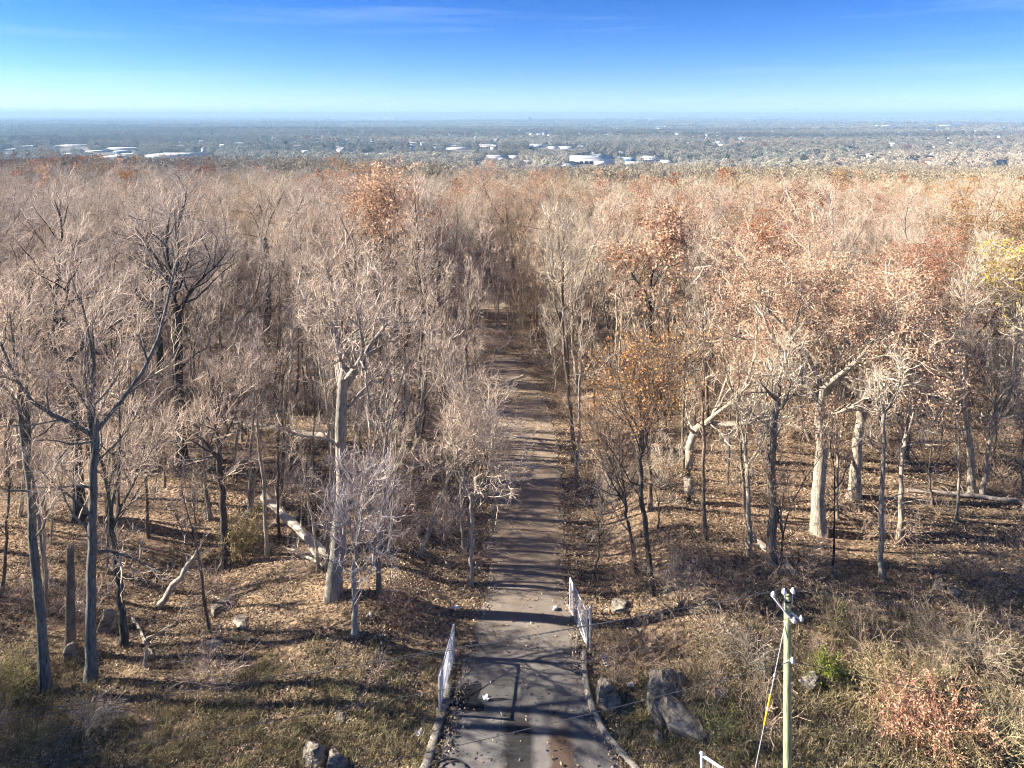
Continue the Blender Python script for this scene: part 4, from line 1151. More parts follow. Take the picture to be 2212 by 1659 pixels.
wire(W0(2), A(2700, 1400, 26.5), 0.2, 'uppermost overhead wire running right from the pole', 'wires right of the pole')
wire(W0(4), A(2700, 1450, 26.3), 0.2, 'second overhead wire running right from the pole', 'wires right of the pole')
wire(pb + np.array([0.1, -0.18, HP - 2.33]), A(2700, 1600, 26.0), 0.25, 'lowest overhead cable running right from the pole', 'wires right of the pole', 0.014)

# white railing corner at the bottom of the picture
X, Y = A(1516, 1659, 25.0)[:2]
zt = A(1516, 1628, 25.0)[2]
zg = float(height(X, Y))
rl = link('white_railing', None, loc=(X, Y, zg)); tag(rl, 'white metal railing corner cut by the bottom edge, left of the pole', 'railing')
ht = zt - zg
def rail_pt(s, z): return (s * 1.1, -s * 0.85, z - s * 0.10)
MB().tube([(0, 0, -0.05), (0, 0, ht)], 0.055, 8).obj('post', M['white'], rl, True)
MB().tube([(0, 0, ht), (0, 0, ht + 0.03), (0, 0, ht + 0.07)], [0.08, 0.075, 0.02], 8).obj('post_cap', M['white'], rl, True)
MB().tube([rail_pt(0, ht - 0.05), rail_pt(2.2, ht - 0.05)], 0.05, 8).obj('top_rail', M['white'], rl, True)
MB().tube([rail_pt(0, 0.2), rail_pt(2.2, 0.2)], 0.04, 8).obj('bottom_rail', M['white'], rl, True)
MB().tube([rail_pt(2.2, 0), rail_pt(2.2, ht)], 0.055, 8).obj('post', M['white'], rl, True)
for k in range(1, 15):
    s_ = k * 2.2 / 15
    MB().tube([rail_pt(s_, 0.2), rail_pt(s_, ht - 0.05)], 0.014, 5).obj('picket', M['steel'], rl, True)

# the pale clearing beyond the asphalt
def sheet(name, mid, half, mat, label, lift):
    P_ = np.array(mid, float); n_ = 40
    yy = np.linspace(P_[0, 1], P_[-1, 1], n_); xx = np.interp(yy, P_[:, 1], P_[:, 0]); hh = np.interp(yy, P_[:, 1], half)
    hh = hh * (1 + 0.15 * np.sin(yy * 1.7) + rng.normal(0, 0.06, n_))
    uu = np.linspace(-1, 1, 7)
    X_ = xx[:, None] + uu[None] * hh[:, None]; Y_ = np.repeat(yy[:, None], 7, 1)
    i_ = (np.arange(n_ - 1)[:, None] * 7 + np.arange(6)[None, :]).ravel()
    tag(link(name, mesh_np(name, np.stack([X_, Y_, height(X_, Y_) + lift], -1), np.stack([i_, i_ + 1, i_ + 8, i_ + 7], 1), mat, True)), label, name, kind='structure')
M['straw_ground'] = plain('straw_ground', (0.56, 0.45, 0.31), 0.95, 0, 0.35, 3.0, 0.05)
xc, yc, _ = G(1052, 655)
sheet('clearing', [(xc + 1.6, yc - 5), (xc + 0.6, yc - 2), (xc, yc), (xc - 1.2, yc + 4), (xc - 1.5, yc + 7)], [1.0, 2.6, 3.2, 2.6, 1.0], M['straw_ground'], 'small pale straw coloured clearing beyond the end of the road', 0.06)

# ------------------------------------------------------------------ stones
def rock_mesh(name, seed, dims, mat, cuts=7):
    import bmesh
    g2 = np.random.default_rng(seed)
    bm = bmesh.new(); bmesh.ops.create_icosphere(bm, subdivisions=4, radius=1.0)
    V = np.array([v.co[:] for v in bm.verts])
    V = np.sign(V) * np.abs(V) ** 0.62
    for _ in range(cuts * 2):
        nrm = unit(g2.normal(0, 1, 3)); dd = g2.uniform(0.55, 0.98)
        s_ = V @ nrm; over = s_ > dd
        V[over] -= np.outer(s_[over] - dd, nrm) * 0.97
    V *= 1 + 0.05 * np.sin(V[:, [0]] * 7 + seed) * np.sin(V[:, [1]] * 8 + 2 * V[:, [2]]) + 0.03 * np.sin(V[:, [2]] * 19 + V[:, [0]] * 5) + g2.normal(0, 0.014, (len(V), 1))
    V /= np.abs(V).max(0)
    V *= np.array(dims) / 2
    for v, c in zip(bm.verts, V): v.co = c
    me = bpy.data.meshes.new(name); bm.to_mesh(me); bm.free(); me.materials.append(mat)
    return me
ROCKS = [   # px, py of the foot, width m, depth m, height m, label
    (1316, 1535, 0.95, 1.1, 1.1, 'round tan boulder beside the right kerb'),
    (1455, 1530, 2.3, 1.8, 1.35, 'large upper block of the grey boulder outcrop on the right verge'),
    (1487, 1598, 2.1, 1.3, 1.4, 'large lower block of the grey boulder outcrop on the right verge'),
    (1432, 1566, 0.9, 0.9, 0.9, 'narrow slab leaning on the left of the boulder outcrop'),
    (1425, 1602, 0.7, 0.5, 0.35, 'small flat stone at the foot of the boulder outcrop'),
    (678, 1658, 1.0, 1.0, 1.0, 'big blue grey boulder at the bottom edge, left of the kerb'),
    (722, 1672, 0.9, 0.9, 0.9, 'smaller boulder touching the big blue grey boulder'),
    (1345, 1322, 1.0, 0.9, 0.5, 'half buried grey stone uphill of the right gate'),
    (475, 1322, 1.3, 0.8, 0.45, 'flat pale stone lying in the leafy clearing at left'),
    (520, 1352, 1.2, 0.7, 0.25, 'dark flat stone in the shaded part of the clearing'),
    (458, 1398, 0.8, 0.6, 0.25, 'small low stone nearest the lone stake in the clearing'),
    (228, 1362, 1.0, 0.8, 0.9, 'squarish pale stone behind the second trunk from left'),
    (1750, 1490, 0.9, 0.8, 0.6, 'rounded stone under the bright green bush'),
    (2030, 1275, 0.7, 0.6, 0.4, 'left one of two pale stones on the dark right slope'),
    (2062, 1283, 0.7, 0.6, 0.4, 'right one of two pale stones on the dark right slope'),
    (1805, 1245, 0.5, 0.4, 0.3, 'small tan stone below the flared oak'),
    (1700, 1235, 0.8, 0.6, 0.3, 'low stone at the foot of the brush pile behind the pole'),
    (735, 1560, 0.6, 0.5, 0.3, 'small shaded stone on the dark bank left of the road'),
    (150, 1425, 0.7, 0.5, 0.8, 'upright pale slab between the first two trunks from left'),
]
for k, (px, py, w_, d_, h_, lab) in enumerate(ROCKS):
    X, Y, Z = G(px, py)
    tag(link('boulder' if h_ > 0.6 else 'stone', rock_mesh('stone', 300 + k, (w_ * 1.15, d_ * 1.15, h_ * 1.5), M['stone']), loc=(X, Y + d_ * 0.3, Z + h_ * 0.18), rot=(0, 0, k * 1.3)), lab, 'stone')
    placed.append((X, Y, w_ * 0.6))

# ------------------------------------------------------------------ fallen and leaning timber
def log(a, b_, r0, r1, label, za=None, zb=None, stubs=5, seed=0, mat='wood', name='fallen_log', K=9, bend=0.15):
    g2 = np.random.default_rng(seed)
    p0 = np.array(G(*a)); p1 = np.array(G(*b_)) if zb is None else None
    if zb is not None:
        Yb = zb[0]; p1 = A(b_[0], b_[1], Yb)
    p0[2] += r0 * 0.7
    if zb is None: p1[2] += r1 * 0.7
    t = np.linspace(0, 1, K)[:, None]
    P = p0 + (p1 - p0) * t; P[1:-1] += g2.normal(0, bend * 0.3, (K - 2, 3)) * np.array([1, 1, 0.5])
    root = link(name, None, loc=p0); tag(root, label, 'log')
    rr = r0 + (r1 - r0) * t[:, 0]
    body = MB().tube(P - p0, rr * g2.uniform(0.9, 1.1, K), 9).obj('stem', M[mat], root, True)
    for k in range(stubs):
        i = g2.integers(K // 3, K); d = unit((p1 - p0)) * 0.6 + unit(g2.normal(0, 1, 3)) * 0.8; d[2] = abs(d[2])
        L = g2.uniform(0.5, 1.8); q = P[i] - p0
        MB().tube([q, q + d * L * 0.5, q + d * L + g2.normal(0, 0.12, 3)], [rr[i] * 0.35, rr[i] * 0.25, 0.012], 5).obj('branch', M[mat], root, True)
    return root
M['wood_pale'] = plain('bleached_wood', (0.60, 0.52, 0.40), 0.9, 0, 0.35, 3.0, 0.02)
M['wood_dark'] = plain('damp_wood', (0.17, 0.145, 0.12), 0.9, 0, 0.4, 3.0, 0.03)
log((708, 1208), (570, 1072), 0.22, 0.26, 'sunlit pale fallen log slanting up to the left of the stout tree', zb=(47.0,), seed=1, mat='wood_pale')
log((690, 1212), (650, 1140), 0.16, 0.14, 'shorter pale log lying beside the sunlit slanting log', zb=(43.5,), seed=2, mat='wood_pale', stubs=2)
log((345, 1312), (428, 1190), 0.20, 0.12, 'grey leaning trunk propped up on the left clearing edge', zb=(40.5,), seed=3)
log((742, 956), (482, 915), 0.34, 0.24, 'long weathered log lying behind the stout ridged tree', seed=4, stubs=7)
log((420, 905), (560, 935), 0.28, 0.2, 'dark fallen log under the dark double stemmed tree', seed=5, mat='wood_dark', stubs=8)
log((700, 1225), (610, 1182), 0.09, 0.05, 'thin pale branch on leaves left of the stout tree', seed=6, mat='wood_pale', stubs=2)
log((505, 755), (462, 735), 0.4, 0.3, 'pale broken log far back in the left wood', seed=7, mat='wood_pale', stubs=2)
log((2212, 1085), (1960, 1062), 0.17, 0.12, 'grey log lying by the right edge behind the saplings', seed=8, stubs=6)
log((1720, 1245), (1640, 1178), 0.17, 0.2, 'pale fallen trunk behind the foot of the crooked tree', seed=9, mat='wood_pale', stubs=4)
log((1955, 1405), (2110, 1398), 0.06, 0.03, 'bleached fallen branch with fine twigs on the right slope', seed=10, mat='wood_pale', stubs=14)
log((460, 1292), (505, 1300), 0.05, 0.03, 'curled pale stick on the leaves left of centre', seed=11, mat='wood_pale', stubs=1)
log((310, 1390), (385, 1345), 0.10, 0.05, 'tangled grey branch lying on the clearing at left', seed=12, stubs=7)
log((285, 1335), (330, 1420), 0.08, 0.05, 'forked grey branch lower left of the leaning trunk', seed=13, stubs=6)
log((1130, 815), (1040, 850), 0.16, 0.10, 'pale branch lying across the far end of the road', seed=14, mat='wood_pale', stubs=4)
# broken trunks
def stump(px, py, top, r, label, seed, mat):
    X, Y, Z = G(px, py); h_ = CAM_H - (top - HY) / FPX * Y - Z
    g2 = np.random.default_rng(seed)
    root = link('broken_trunk', None, loc=(X, Y, Z)); tag(root, label, 'tree stump')
    zz = np.linspace(-0.2, h_, 8)
    P = np.column_stack([np.cumsum(g2.normal(0, 0.03, 8)), np.cumsum(g2.normal(0, 0.03, 8)), zz])
    MB().tube(P, r * (1 - 0.25 * np.linspace(0, 1, 8)) * (1 + 0.4 * np.exp(-np.arange(8) * 1.4)), 10).obj('trunk', M[mat], root, True)
    m = MB()
    for k in range(6):
        a = k * 1.05; q = P[-1] + np.array([math.cos(a), math.sin(a), 0]) * r * 0.5
        m.tube([q - [0, 0, .1], q + [0, 0, g2.uniform(0.1, 0.5)]], [r * 0.3, 0.01], 4)
    m.obj('splinters', M['wood'], root)
    placed.append((X, Y, 1.0))
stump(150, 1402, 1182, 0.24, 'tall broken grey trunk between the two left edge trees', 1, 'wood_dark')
stump(316, 1445, 1405, 0.10, 'short weathered stake in the left clearing', 2, 'wood')
stump(40, 1010, 905, 0.20, 'broken pale stub by the left edge, half way up', 3, 'wood')
# single dead sapling in the clearing
X, Y, Z = G(330, 1622)
place_tree(P_snag, 'dead_sapling', (X, Y, Z), 'lone bare stick sapling on the lower left verge', 'sapling', h=3.0, tint=(0.42, 0.36, 0.28), fat=0.5, trunk_name='stem')
X, Y, Z = G(1690, 1225)
place_tree(P_sap[2], 'sapling', (X, Y, Z), 'dark forked sapling in the brush directly behind the pole', 'sapling', h=7.5, tint=(0.15, 0.13, 0.12), twig=T_BROWN, trunk_name='stem')
X, Y, Z = G(1797, 1228)
place_tree(P_sap[3], 'sapling', (X, Y, Z), 'near black sapling in front of the flared oak', 'sapling', h=7.5, tint=(0.05, 0.045, 0.04), twig=T_BROWN, trunk_name='stem')
X, Y, Z = G(2120, 1245)
place_tree(P_sap[3], 'sapling', (X, Y, Z), 'short pale stick sapling on the dark right slope', 'sapling', h=2.6, tint=PALE, twig=PALE, trunk_name='stem')

# ------------------------------------------------------------------ bushes that stand out
def bush(px, py, seed, h, label, tint, n=22, droop=-0.12, leaves=0, lmat=None, leafsize=0.12, lcol=None, spread=0.7, name='bush'):
    X, Y, Z = G(px, py)
    m, P2 = shrub_mesh(seed, n, h, droop, spread=spread)
    root = link(name, None, loc=(X, Y, Z - 0.05)); tag(root, label, 'bush')
    st = m.obj('stems', M['twig'], root); st.color = tuple(tint) + (1,)
    if leaves:
        g2 = np.random.default_rng(seed + 1)
        p = P2[:, 1:].reshape(-1, 3); p = p[g2.integers(0, len(p), leaves)] + g2.normal(0, 0.09, (leaves, 3))
        lm = MB().add(*quads_at(g2, p, leafsize))
        lo = lm.obj('foliage', lmat or M['leaf'], root)
        if lcol: lo.color = tuple(lcol) + (1,)
    placed.append((X, Y, h * 0.5))
bush(2035, 1590, 401, 2.1, 'spreading orange pink bush low on the right verge', (0.50, 0.28, 0.18), 34, -0.10, 3200, None, 0.08, (0.80, 0.50, 0.32), 1.0)
bush(1962, 1560, 402, 1.5, 'reddish leafless bush joined to the orange pink bush', (0.42, 0.24, 0.19), 26, -0.06, 900, None, 0.08, (0.5, 0.28, 0.2))
bush(1790, 1470, 403, 0.95, 'bright yellow green bush right of the pole', (0.20, 0.20, 0.08), 18, 0.0, 1300, M['green_leaf'], 0.085)
bush(1912, 1505, 404, 1.7, 'pale straw bush between the green and orange bushes', (0.45, 0.38, 0.22), 34, -0.05, 900, M['straw'], 0.10)
bush(1820, 1365, 405, 1.1, 'dim green bush on the dark slope behind the pole', (0.2, 0.19, 0.09), 16, -0.05, 700, M['green_leaf'], 0.09)
bush(520, 1190, 406, 1.9, 'straw yellow bush glowing in sun beside the dark forked tree', (0.52, 0.42, 0.20), 40, -0.05, 1500, M['straw'], 0.12)
bush(600, 965, 407, 1.8, 'orange straw bush in front of the long weathered log', (0.50, 0.36, 0.18), 34, -0.08, 900, M['straw'], 0.12)
bush(1470, 1310, 408, 2.2, 'big grey leafless thicket at the foot of the right slope', (0.36, 0.31, 0.26), 40, -0.02)
bush(1620, 1440, 409, 1.6, 'grey tangled bush left of the pole', (0.42, 0.37, 0.30), 30, -0.1)
bush(1560, 1400, 410, 1.5, 'brown grey tangled bush farther left of the pole', (0.38, 0.32, 0.24), 30, -0.1, 500, None, 0.1, (0.36, 0.25, 0.15))
bush(2010, 1400, 411, 2.0, 'arching pale bramble on the dark right slope', (0.44, 0.38, 0.28), 26, -0.16)
bush(2110, 1440, 412, 2.0, 'arching bramble nearest the right edge of the slope', (0.40, 0.35, 0.25), 30, -0.16)
bush(2150, 1640, 413, 2.0, 'drooping straw bush in the lower right corner', (0.46, 0.40, 0.24), 40, -0.18, 600, M['straw'], 0.12)
bush(1570, 1610, 414, 1.3, 'low dark green bramble between the outcrop and pole', (0.15, 0.15, 0.09), 26, -0.14, 600, M['green_leaf'], 0.07)
bush(25, 1490, 415, 1.5, 'green and straw tussock at the left edge', (0.42, 0.38, 0.18), 46, -0.06, 500, M['straw'], 0.14)
bush(190, 1580, 416, 1.4, 'blue grey low bramble near the lower left corner', (0.30, 0.28, 0.26), 34, -0.12)
bush(60, 1640, 417, 1.5, 'dark green bramble in the lower left corner', (0.16, 0.15, 0.10), 36, -0.12, 260, M['green_leaf'], 0.07)
bush(860, 1330, 418, 1.5, 'dark brown bramble on the bank left of the road', (0.24, 0.18, 0.15), 30, -0.12, 400, None, 0.12, (0.2, 0.11, 0.07))
bush(1160, 735, 419, 2.4, 'rust brown leafy bush where the road disappears', (0.3, 0.2, 0.14), 30, -0.05, 2500, None, 0.22, (0.38, 0.19, 0.09))
bush(1520, 1535, 421, 1.3, 'brown bramble spilling over the right of the boulder outcrop', (0.34, 0.28, 0.19), 26, -0.14, 400, M['straw'], 0.1)
bush(1418, 1500, 422, 1.1, 'olive bramble tucked behind the boulder outcrop', (0.32, 0.28, 0.17), 24, -0.12, 400, M['straw'], 0.1)
bush(2020, 1500, 420, 1.3, 'olive bramble above the orange pink bush', (0.30, 0.28, 0.14), 26, -0.12, 500, M['straw'], 0.1)

# ------------------------------------------------------------------ litter
def scrap(px, py, kind, label, seed):
    X, Y, Z = G(px, py); g2 = np.random.default_rng(seed)
    z = Z + (0.13 if near_road(np.array([X]), np.array([Y]), 0.0)[0] else 0.12)
    if kind == 'paper':
        n = 6; u_, v_ = np.meshgrid(np.linspace(-.5, .5, n), np.linspace(-.5, .5, n))
        V = np.stack([u_ * 0.34, v_ * 0.26, 0.05 * np.sin(u_ * 7 + seed) * np.cos(v_ * 6) + 0.03], -1).reshape(-1, 3)
        ii = (np.arange(n - 1)[:, None] * n + np.arange(n - 1)[None, :]).ravel()
        o = link('paper_scrap', mesh_np('paper_scrap', V, np.stack([ii, ii + 1, ii + n + 1, ii + n], 1), M['white'], True), loc=(X, Y, z), rot=(0.1, 0.1, seed))
    elif kind == 'cup':
        o = MB().tube([(0, 0, 0), (0.20, 0, 0.01), (0.205, 0, 0.01), (0.23, 0, 0.01)], [0.05, 0.065, 0.07, 0.07], 10).obj('paper_cup', M['white'], None, True, loc=(X, Y, z + 0.03), rot=(0, 0, seed))
    else:
        o = link('plastic_bag', rock_mesh('plastic_bag', seed, (0.36, 0.26, 0.2), M['white'], 10), loc=(X, Y, z), rot=(0, 0, seed))
    tag(o, label, 'litter')
scrap(1199, 1319, 'bag', 'white plastic bag on the road beside the far end of right gate', 1)
scrap(1049, 1514, 'paper', 'white paper scrap on the dark joint across the road', 2)
scrap(1362, 1484, 'bag', 'white scrap beyond the round boulder on the right verge', 3)
scrap(985, 1318, 'paper', 'pale paper scrap on the bank above the left gate', 4)
scrap(800, 1330, 'cup', 'pale cup on the dark bank left of the road', 5)
scrap(1558, 1505, 'paper', 'pale torn sheet in the bramble left of the pole', 6)
scrap(906, 1590, 'paper', 'small pale scrap below the left gate, outside the kerb', 7)
# little lattice crate lying beyond the right gate post
X, Y, Z = G(1309, 1432)
cr_ = link('plastic_crate', None, loc=(X, Y, Z + 0.14), rot=(0.5, 0.1, 0.5)); tag(cr_, 'small white lattice crate lying on leaves behind the right gate post', 'crate')
for k in range(4):
    MB().box((-0.18 + k * 0.12, 0, 0), (0.03, 0.5, 0.03)).obj('bar', M['white'], cr_)
for k in range(5):
    MB().box((0, -0.235 + k * 0.1175, 0.031), (0.40, 0.03, 0.03)).obj('bar', M['white'], cr_)
# black hose loop cut by the bottom edge
X, Y, Z = G(973, 1668)
a = np.linspace(0, 2 * PI, 30)
tag(MB().tube(np.stack([0.62 * np.cos(a), 0.42 * np.sin(a), 0.05 + 0.0 * a], 1), 0.035, 6, False).obj('hose_loop', M['black'], None, True, loc=(X, Y, Z + 0.10)), 'black hose loop on the road cut by the bottom edge', 'hose')

# ------------------------------------------------------------------ buildings in the valley
M['b_white'] = plain('white_cladding', (0.66, 0.65, 0.63), 0.7, 0, 0.06, 0.1)
M['b_roof'] = plain('pale_roof_membrane', (0.36, 0.37, 0.38), 0.7, 0, 0.3, 0.05)
M['b_pale'] = plain('blue_grey_cladding', (0.34, 0.37, 0.41), 0.7, 0, 0.1, 0.1)
M['b_beige'] = plain('beige_cladding', (0.60, 0.50, 0.40), 0.8, 0, 0.1, 0.1)
M['b_blue'] = plain('blue_cladding', (0.10, 0.22, 0.42), 0.6, 0, 0.1, 0.1)
M['b_shade_navy'] = plain('blue_shade_navy', (0.025, 0.045, 0.11), 0.5, 0, 0.15, 0.1)  # blue shade put into the colour of walls and roof
M['b_dark'] = plain('dark_glazing', (0.05, 0.07, 0.10), 0.25, 0, 0.1, 0.3)
M['b_tower'] = plain('tower_cladding', (0.10, 0.14, 0.20), 0.4, 0, 0.08, 0.05)
M['h_roof'] = [plain('grey_shingle', (0.19, 0.19, 0.20), 0.9, 0, 0.2, 0.5), plain('brown_shingle', (0.20, 0.14, 0.11), 0.9, 0, 0.2, 0.5), plain('pale_shingle', (0.45, 0.44, 0.43), 0.9, 0, 0.1, 0.5)]
M['h_wall'] = [plain('white_siding', (0.80, 0.78, 0.74), 0.8, 0, 0.05, 0.3), plain('cream_siding', (0.72, 0.64, 0.50), 0.8, 0, 0.05, 0.3), plain('grey_siding', (0.50, 0.51, 0.52), 0.8, 0, 0.05, 0.3)]
blocked = []    # (px0, px1, Y0, Y1): kept free of trees so that a building shows

def shed(x0, x1, base, hpx, depth, wall, label, group=None, windows=0, doors=0, roof='b_roof', name='warehouse', cat='building', step=None, min_h=0):
    xm = (x0 + x1) / 2
    X, Y, Z = G(xm, base)
    w = (x1 - x0) / FPX * Y; h = max(hpx / FPX * Y, min_h)
    o = link(name, None, loc=(X, Y + depth / 2, Z)); tag(o, label, cat, group)
    MB().box((0, 0, h / 2 - 1), (w, depth, h + 2)).obj('wall', M[wall], o)
    MB().box((0, 0, h + 0.35), (w + 0.8, depth + 0.8, 0.7)).obj('roof', M[roof], o)
    if w > 30:
        MB().box((w * 0.2, depth * 0.1, h + 1.3), (w * 0.06, depth * 0.12, 1.2)).obj('roof_unit', M['b_beige'], o)
    for r_ in range(windows):
        n = max(3, int(w / 6)); zc = h * (r_ + 0.55) / max(windows, 1) if windows > 1 else h * 0.55
        hh = h * 0.32 / max(windows, 1) * 1.2
        for k in range(n):
            MB().box((-w / 2 + (k + 0.5) * w / n, -depth / 2 - 0.06, zc), (w / n * 0.6, 0.25, hh)).obj('window', M['b_dark'], o)
    for k in range(doors):
        MB().box((-w * 0.22 + k * w * 0.10, -depth / 2 - 0.06, h * 0.30), (w * 0.07, 0.25, h * 0.58)).obj('loading_door', M['b_dark'], o)
    if step:
        MB().box((w * step, -depth * 0.3, h * 0.33), (w * 0.3, depth * 0.9, h * 0.66)).obj('lower_wing', M[wall], o)
    blocked.append((x0 - 1.5, x1 + 1.5, Y - 17.0 / max((base - HY) / FPX, 0.004), Y + depth + 4))
    return o

shed(1226, 1333, 354.5, 11, 95, 'b_white', 'largest white warehouse, lowest in the cluster right of centre', windows=0, doors=3, step=0.18)
shed(1207, 1246, 360.5, 4, 25, 'b_white', 'low white shed in front of the largest warehouse', doors=2)
shed(1385, 1437, 349, 9, 45, 'b_white', 'white office block with two rows of windows right of the warehouse', windows=2, name='office_block')
shed(1351, 1378, 349, 6, 40, 'b_blue', 'blue walled building between warehouse and office block', windows=1)
shed(1349, 1411, 355, 3.6, 20, 'b_white', 'long low white shed in front of the office block', doors=3)
shed(1434, 1457, 351.5, 3, 30, 'b_white', 'small white shed right of the office block')
shed(1331, 1357, 335, 5, 40, 'b_white', 'white block behind the largest warehouse', windows=1)
shed(1282, 1314, 341, 3.6, 50, 'b_white', 'flat white roof just behind the largest warehouse')
shed(1271, 1294, 334, 2.2, 60, 'b_white', 'thin flat white roof above the largest warehouse')
shed(1097, 1125, 343, 3, 60, 'b_white', 'white roof left of the warehouse cluster')
shed(1128, 1155, 354, 4.5, 25, 'b_beige', 'beige terrace with windows left of the largest warehouse', windows=1, name='terrace')
shed(1139, 1185, 318.5, 5, 60, 'b_white', 'white factory in the row behind, left end', windows=1, step=-0.1)
shed(1186, 1208, 321.5, 2.6, 60, 'b_white', 'low white strip next to the white factory')
shed(1210, 1248, 322, 3, 60, 'b_white', 'long white strip in the middle of the back row')
shed(1250, 1268, 319.5, 4, 50, 'b_white', 'tall white block at the right end of the back row', windows=1)
shed(1032, 1078, 321, 6, 70, 'b_beige', 'pinkish beige block near the picture centre', windows=1)
shed(960, 1022, 323, 2.4, 50, 'b_white', 'long pale strip left of the pinkish beige block')
shed(1047, 1094, 344, 4.6, 60, 'b_white', 'white stepped roof below the pinkish beige block', step=0.3)
shed(1025, 1044, 353.5, 4, 25, 'b_beige', 'small beige building below the white stepped roof', windows=1)
shed(785, 810, 334.5, 1.8, 40, 'b_white', 'low white roof left of centre with two neighbours')
shed(816, 830, 335, 1.8, 40, 'b_white', 'short white roof right of the low white roof')
shed(754, 763, 335.5, 4, 25, 'b_white', 'small bright cube left of the low white roof')
shed(649, 667, 331, 4.5, 30, 'b_white', 'pale stacked building left of centre', windows=2)
shed(548, 572, 349, 6, 40, 'b_pale', 'grey white building above the left skyline', windows=1)
shed(307, 418, 342.5, 6.5, 90, 'b_pale', 'longest pale warehouse above the left skyline', doors=3)
shed(421, 470, 339.5, 3, 40, 'b_beige', 'beige roof right of the longest pale warehouse')
shed(213, 270, 342, 2.6, 50, 'b_pale', 'bright flat roof left of the longest warehouse')
shed(248, 292, 336.5, 2.6, 50, 'b_pale', 'bright flat roof behind the left flat roof')
shed(244, 269, 333.5, 6.5, 30, 'b_blue', 'dark blue block among the flat roofs at left', windows=1)
shed(218, 306, 324, 3, 60, 'b_pale', 'wide pale roof behind the dark blue block')
shed(124, 155, 336, 2.6, 50, 'b_pale', 'pale roof near the left end of the roofs')
shed(181, 219, 329.5, 2.4, 50, 'b_pale', 'pale roof left of the dark blue block')
shed(112, 192, 316.5, 1.6, 60, 'b_beige', 'thin long roof behind the left roofs')
shed(0, 34, 326.5, 3, 60, 'b_pale', 'pale roof touching the left edge')
shed(44, 76, 318, 2.2, 60, 'b_pale', 'second pale roof from the left edge')
shed(1816, 1832, 271.5, 3.4, 90, 'b_white', 'white plant with a chimney far off at right', group=None)
shed(1887, 1899, 272, 2.4, 90, 'b_beige', 'small block left of the far white strip')
shed(1903, 1943, 272.5, 1.9, 90, 'b_white', 'far white strip, right of the small block')
shed(2026, 2081, 273.3, 2.8, 110, 'b_white', 'long far white building toward the right edge')
shed(2164, 2179, 276, 2.4, 80, 'b_white', 'far white building nearest the right edge')
shed(1998, 2022, 281.5, 1.6, 70, 'b_beige', 'far beige strip below the long white building')
shed(1413, 1435, 278.5, 2.4, 70, 'b_beige', 'far beige school like block right of centre')
shed(1368, 1383, 257, 1.2, 200, 'b_white', 'tiny white roof near the horizon right of the tower')
shed(1398, 1421, 256.5, 0.9, 200, 'b_white', 'thin white roof near the horizon, right of the tiny roof')
shed(784, 812, 255.2, 1.0, 260, 'b_white', 'thin white roof near the horizon left of the tower')
shed(826, 848, 254.6, 1.0, 260, 'b_white', 'second thin white roof near the horizon left of the tower')
shed(1610, 1640, 257, 1.3, 240, 'b_white', 'white complex near the horizon at right')
shed(1835, 1852, 314.5, 3.6, 25, 'b_beige', 'pale house group right, below the far strips', windows=1, name='house')
shed(2146, 2188, 357, 9, 40, 'b_shade_navy', 'dark navy roofed block added for a blue shaded patch, right edge above the canopy', roof='b_shade_navy', windows=1, name='shade_block')  # added building, stands in for a patch of dark blue shade
# dark tower slab
X, Y, Z = G(1143.7, 263.2)
tw_ = link('tower', None, loc=(X, Y, Z)); tag(tw_, 'dark blue slab tower standing alone near the horizon', 'tower')
w_, h_ = 8.8 / FPX * Y, 10.6 / FPX * Y
MB().box((0, 0, h_ / 2 - 2), (w_, 22, h_ + 4)).obj('wall', M['b_tower'], tw_)
MB().box((0, 0, h_ + 1.2), (w_ * 0.8, 14, 2.4)).obj('roof_housing', M['b_tower'], tw_)
for k in range(12):
    MB().box((0, -11.1, h_ * (k + 0.7) / 12.5), (w_ * 0.94, 0.4, h_ / 12.5 * 0.5)).obj('window_band', M['b_dark'], tw_)
blocked.append((1137, 1150, Y - 700, Y + 30))
# water tower
X, Y, Z = G(839, 333)
wt = link('water_tower', None, loc=(X, Y, Z)); tag(wt, 'slim pale water tower left of centre in the valley', 'water tower')
hw = 11.5 / FPX * Y
MB().tube([(0, 0, -1), (0, 0, hw * 0.8)], [1.0, 0.8], 8).obj('stem', M['b_white'], wt, True)
MB().tube([(0, 0, hw * 0.78), (0, 0, hw * 0.86), (0, 0, hw * 0.95), (0, 0, hw)], [1.5, 4.2, 4.2, 1.2], 12).obj('tank', M['b_white'], wt, True)
blocked.append((834, 844, Y - 200, Y + 10))

# houses: wall, gable roof, chimney
hg = np.random.default_rng(77)
def house_meshes(w, d, h, k):
    m = MB().box((0, 0, h / 2 - 0.5), (w, d, h + 1))
    r = MB(); rh = d * 0.38; e = 0.5
    V = [(-w / 2 - e, -d / 2 - e, h - .25), (w / 2 + e, -d / 2 - e, h - .25), (w / 2 + e, d / 2 + e, h - .25), (-w / 2 - e, d / 2 + e, h - .25), (-w / 2 - e, 0, h + rh), (w / 2 + e, 0, h + rh)]
    r.add(V, [[0, 1, 5, 4], [2, 3, 4, 5], [0, 3, 2, 1]]); r.add(V, [[0, 4, 3], [1, 2, 5]])
    return m.mesh('house_wall', M['h_wall'][k]), r.mesh('house_roof', M['h_roof'][k]), MB().box((w * 0.25, d * 0.15, h + rh), (0.9, 0.9, 1.8)).mesh('house_chimney', M['h_roof'][1]), \
        MB().box((-w * 0.22, -d / 2 - 0.04, h * 0.55), (1.8, 0.2, 1.7)).mesh('house_window', M['b_dark'])
HM = [house_meshes(13, 10, 6.5, 0), house_meshes(16, 10, 6, 1), house_meshes(11, 9, 7, 2), house_meshes(18, 11, 7, 0)]
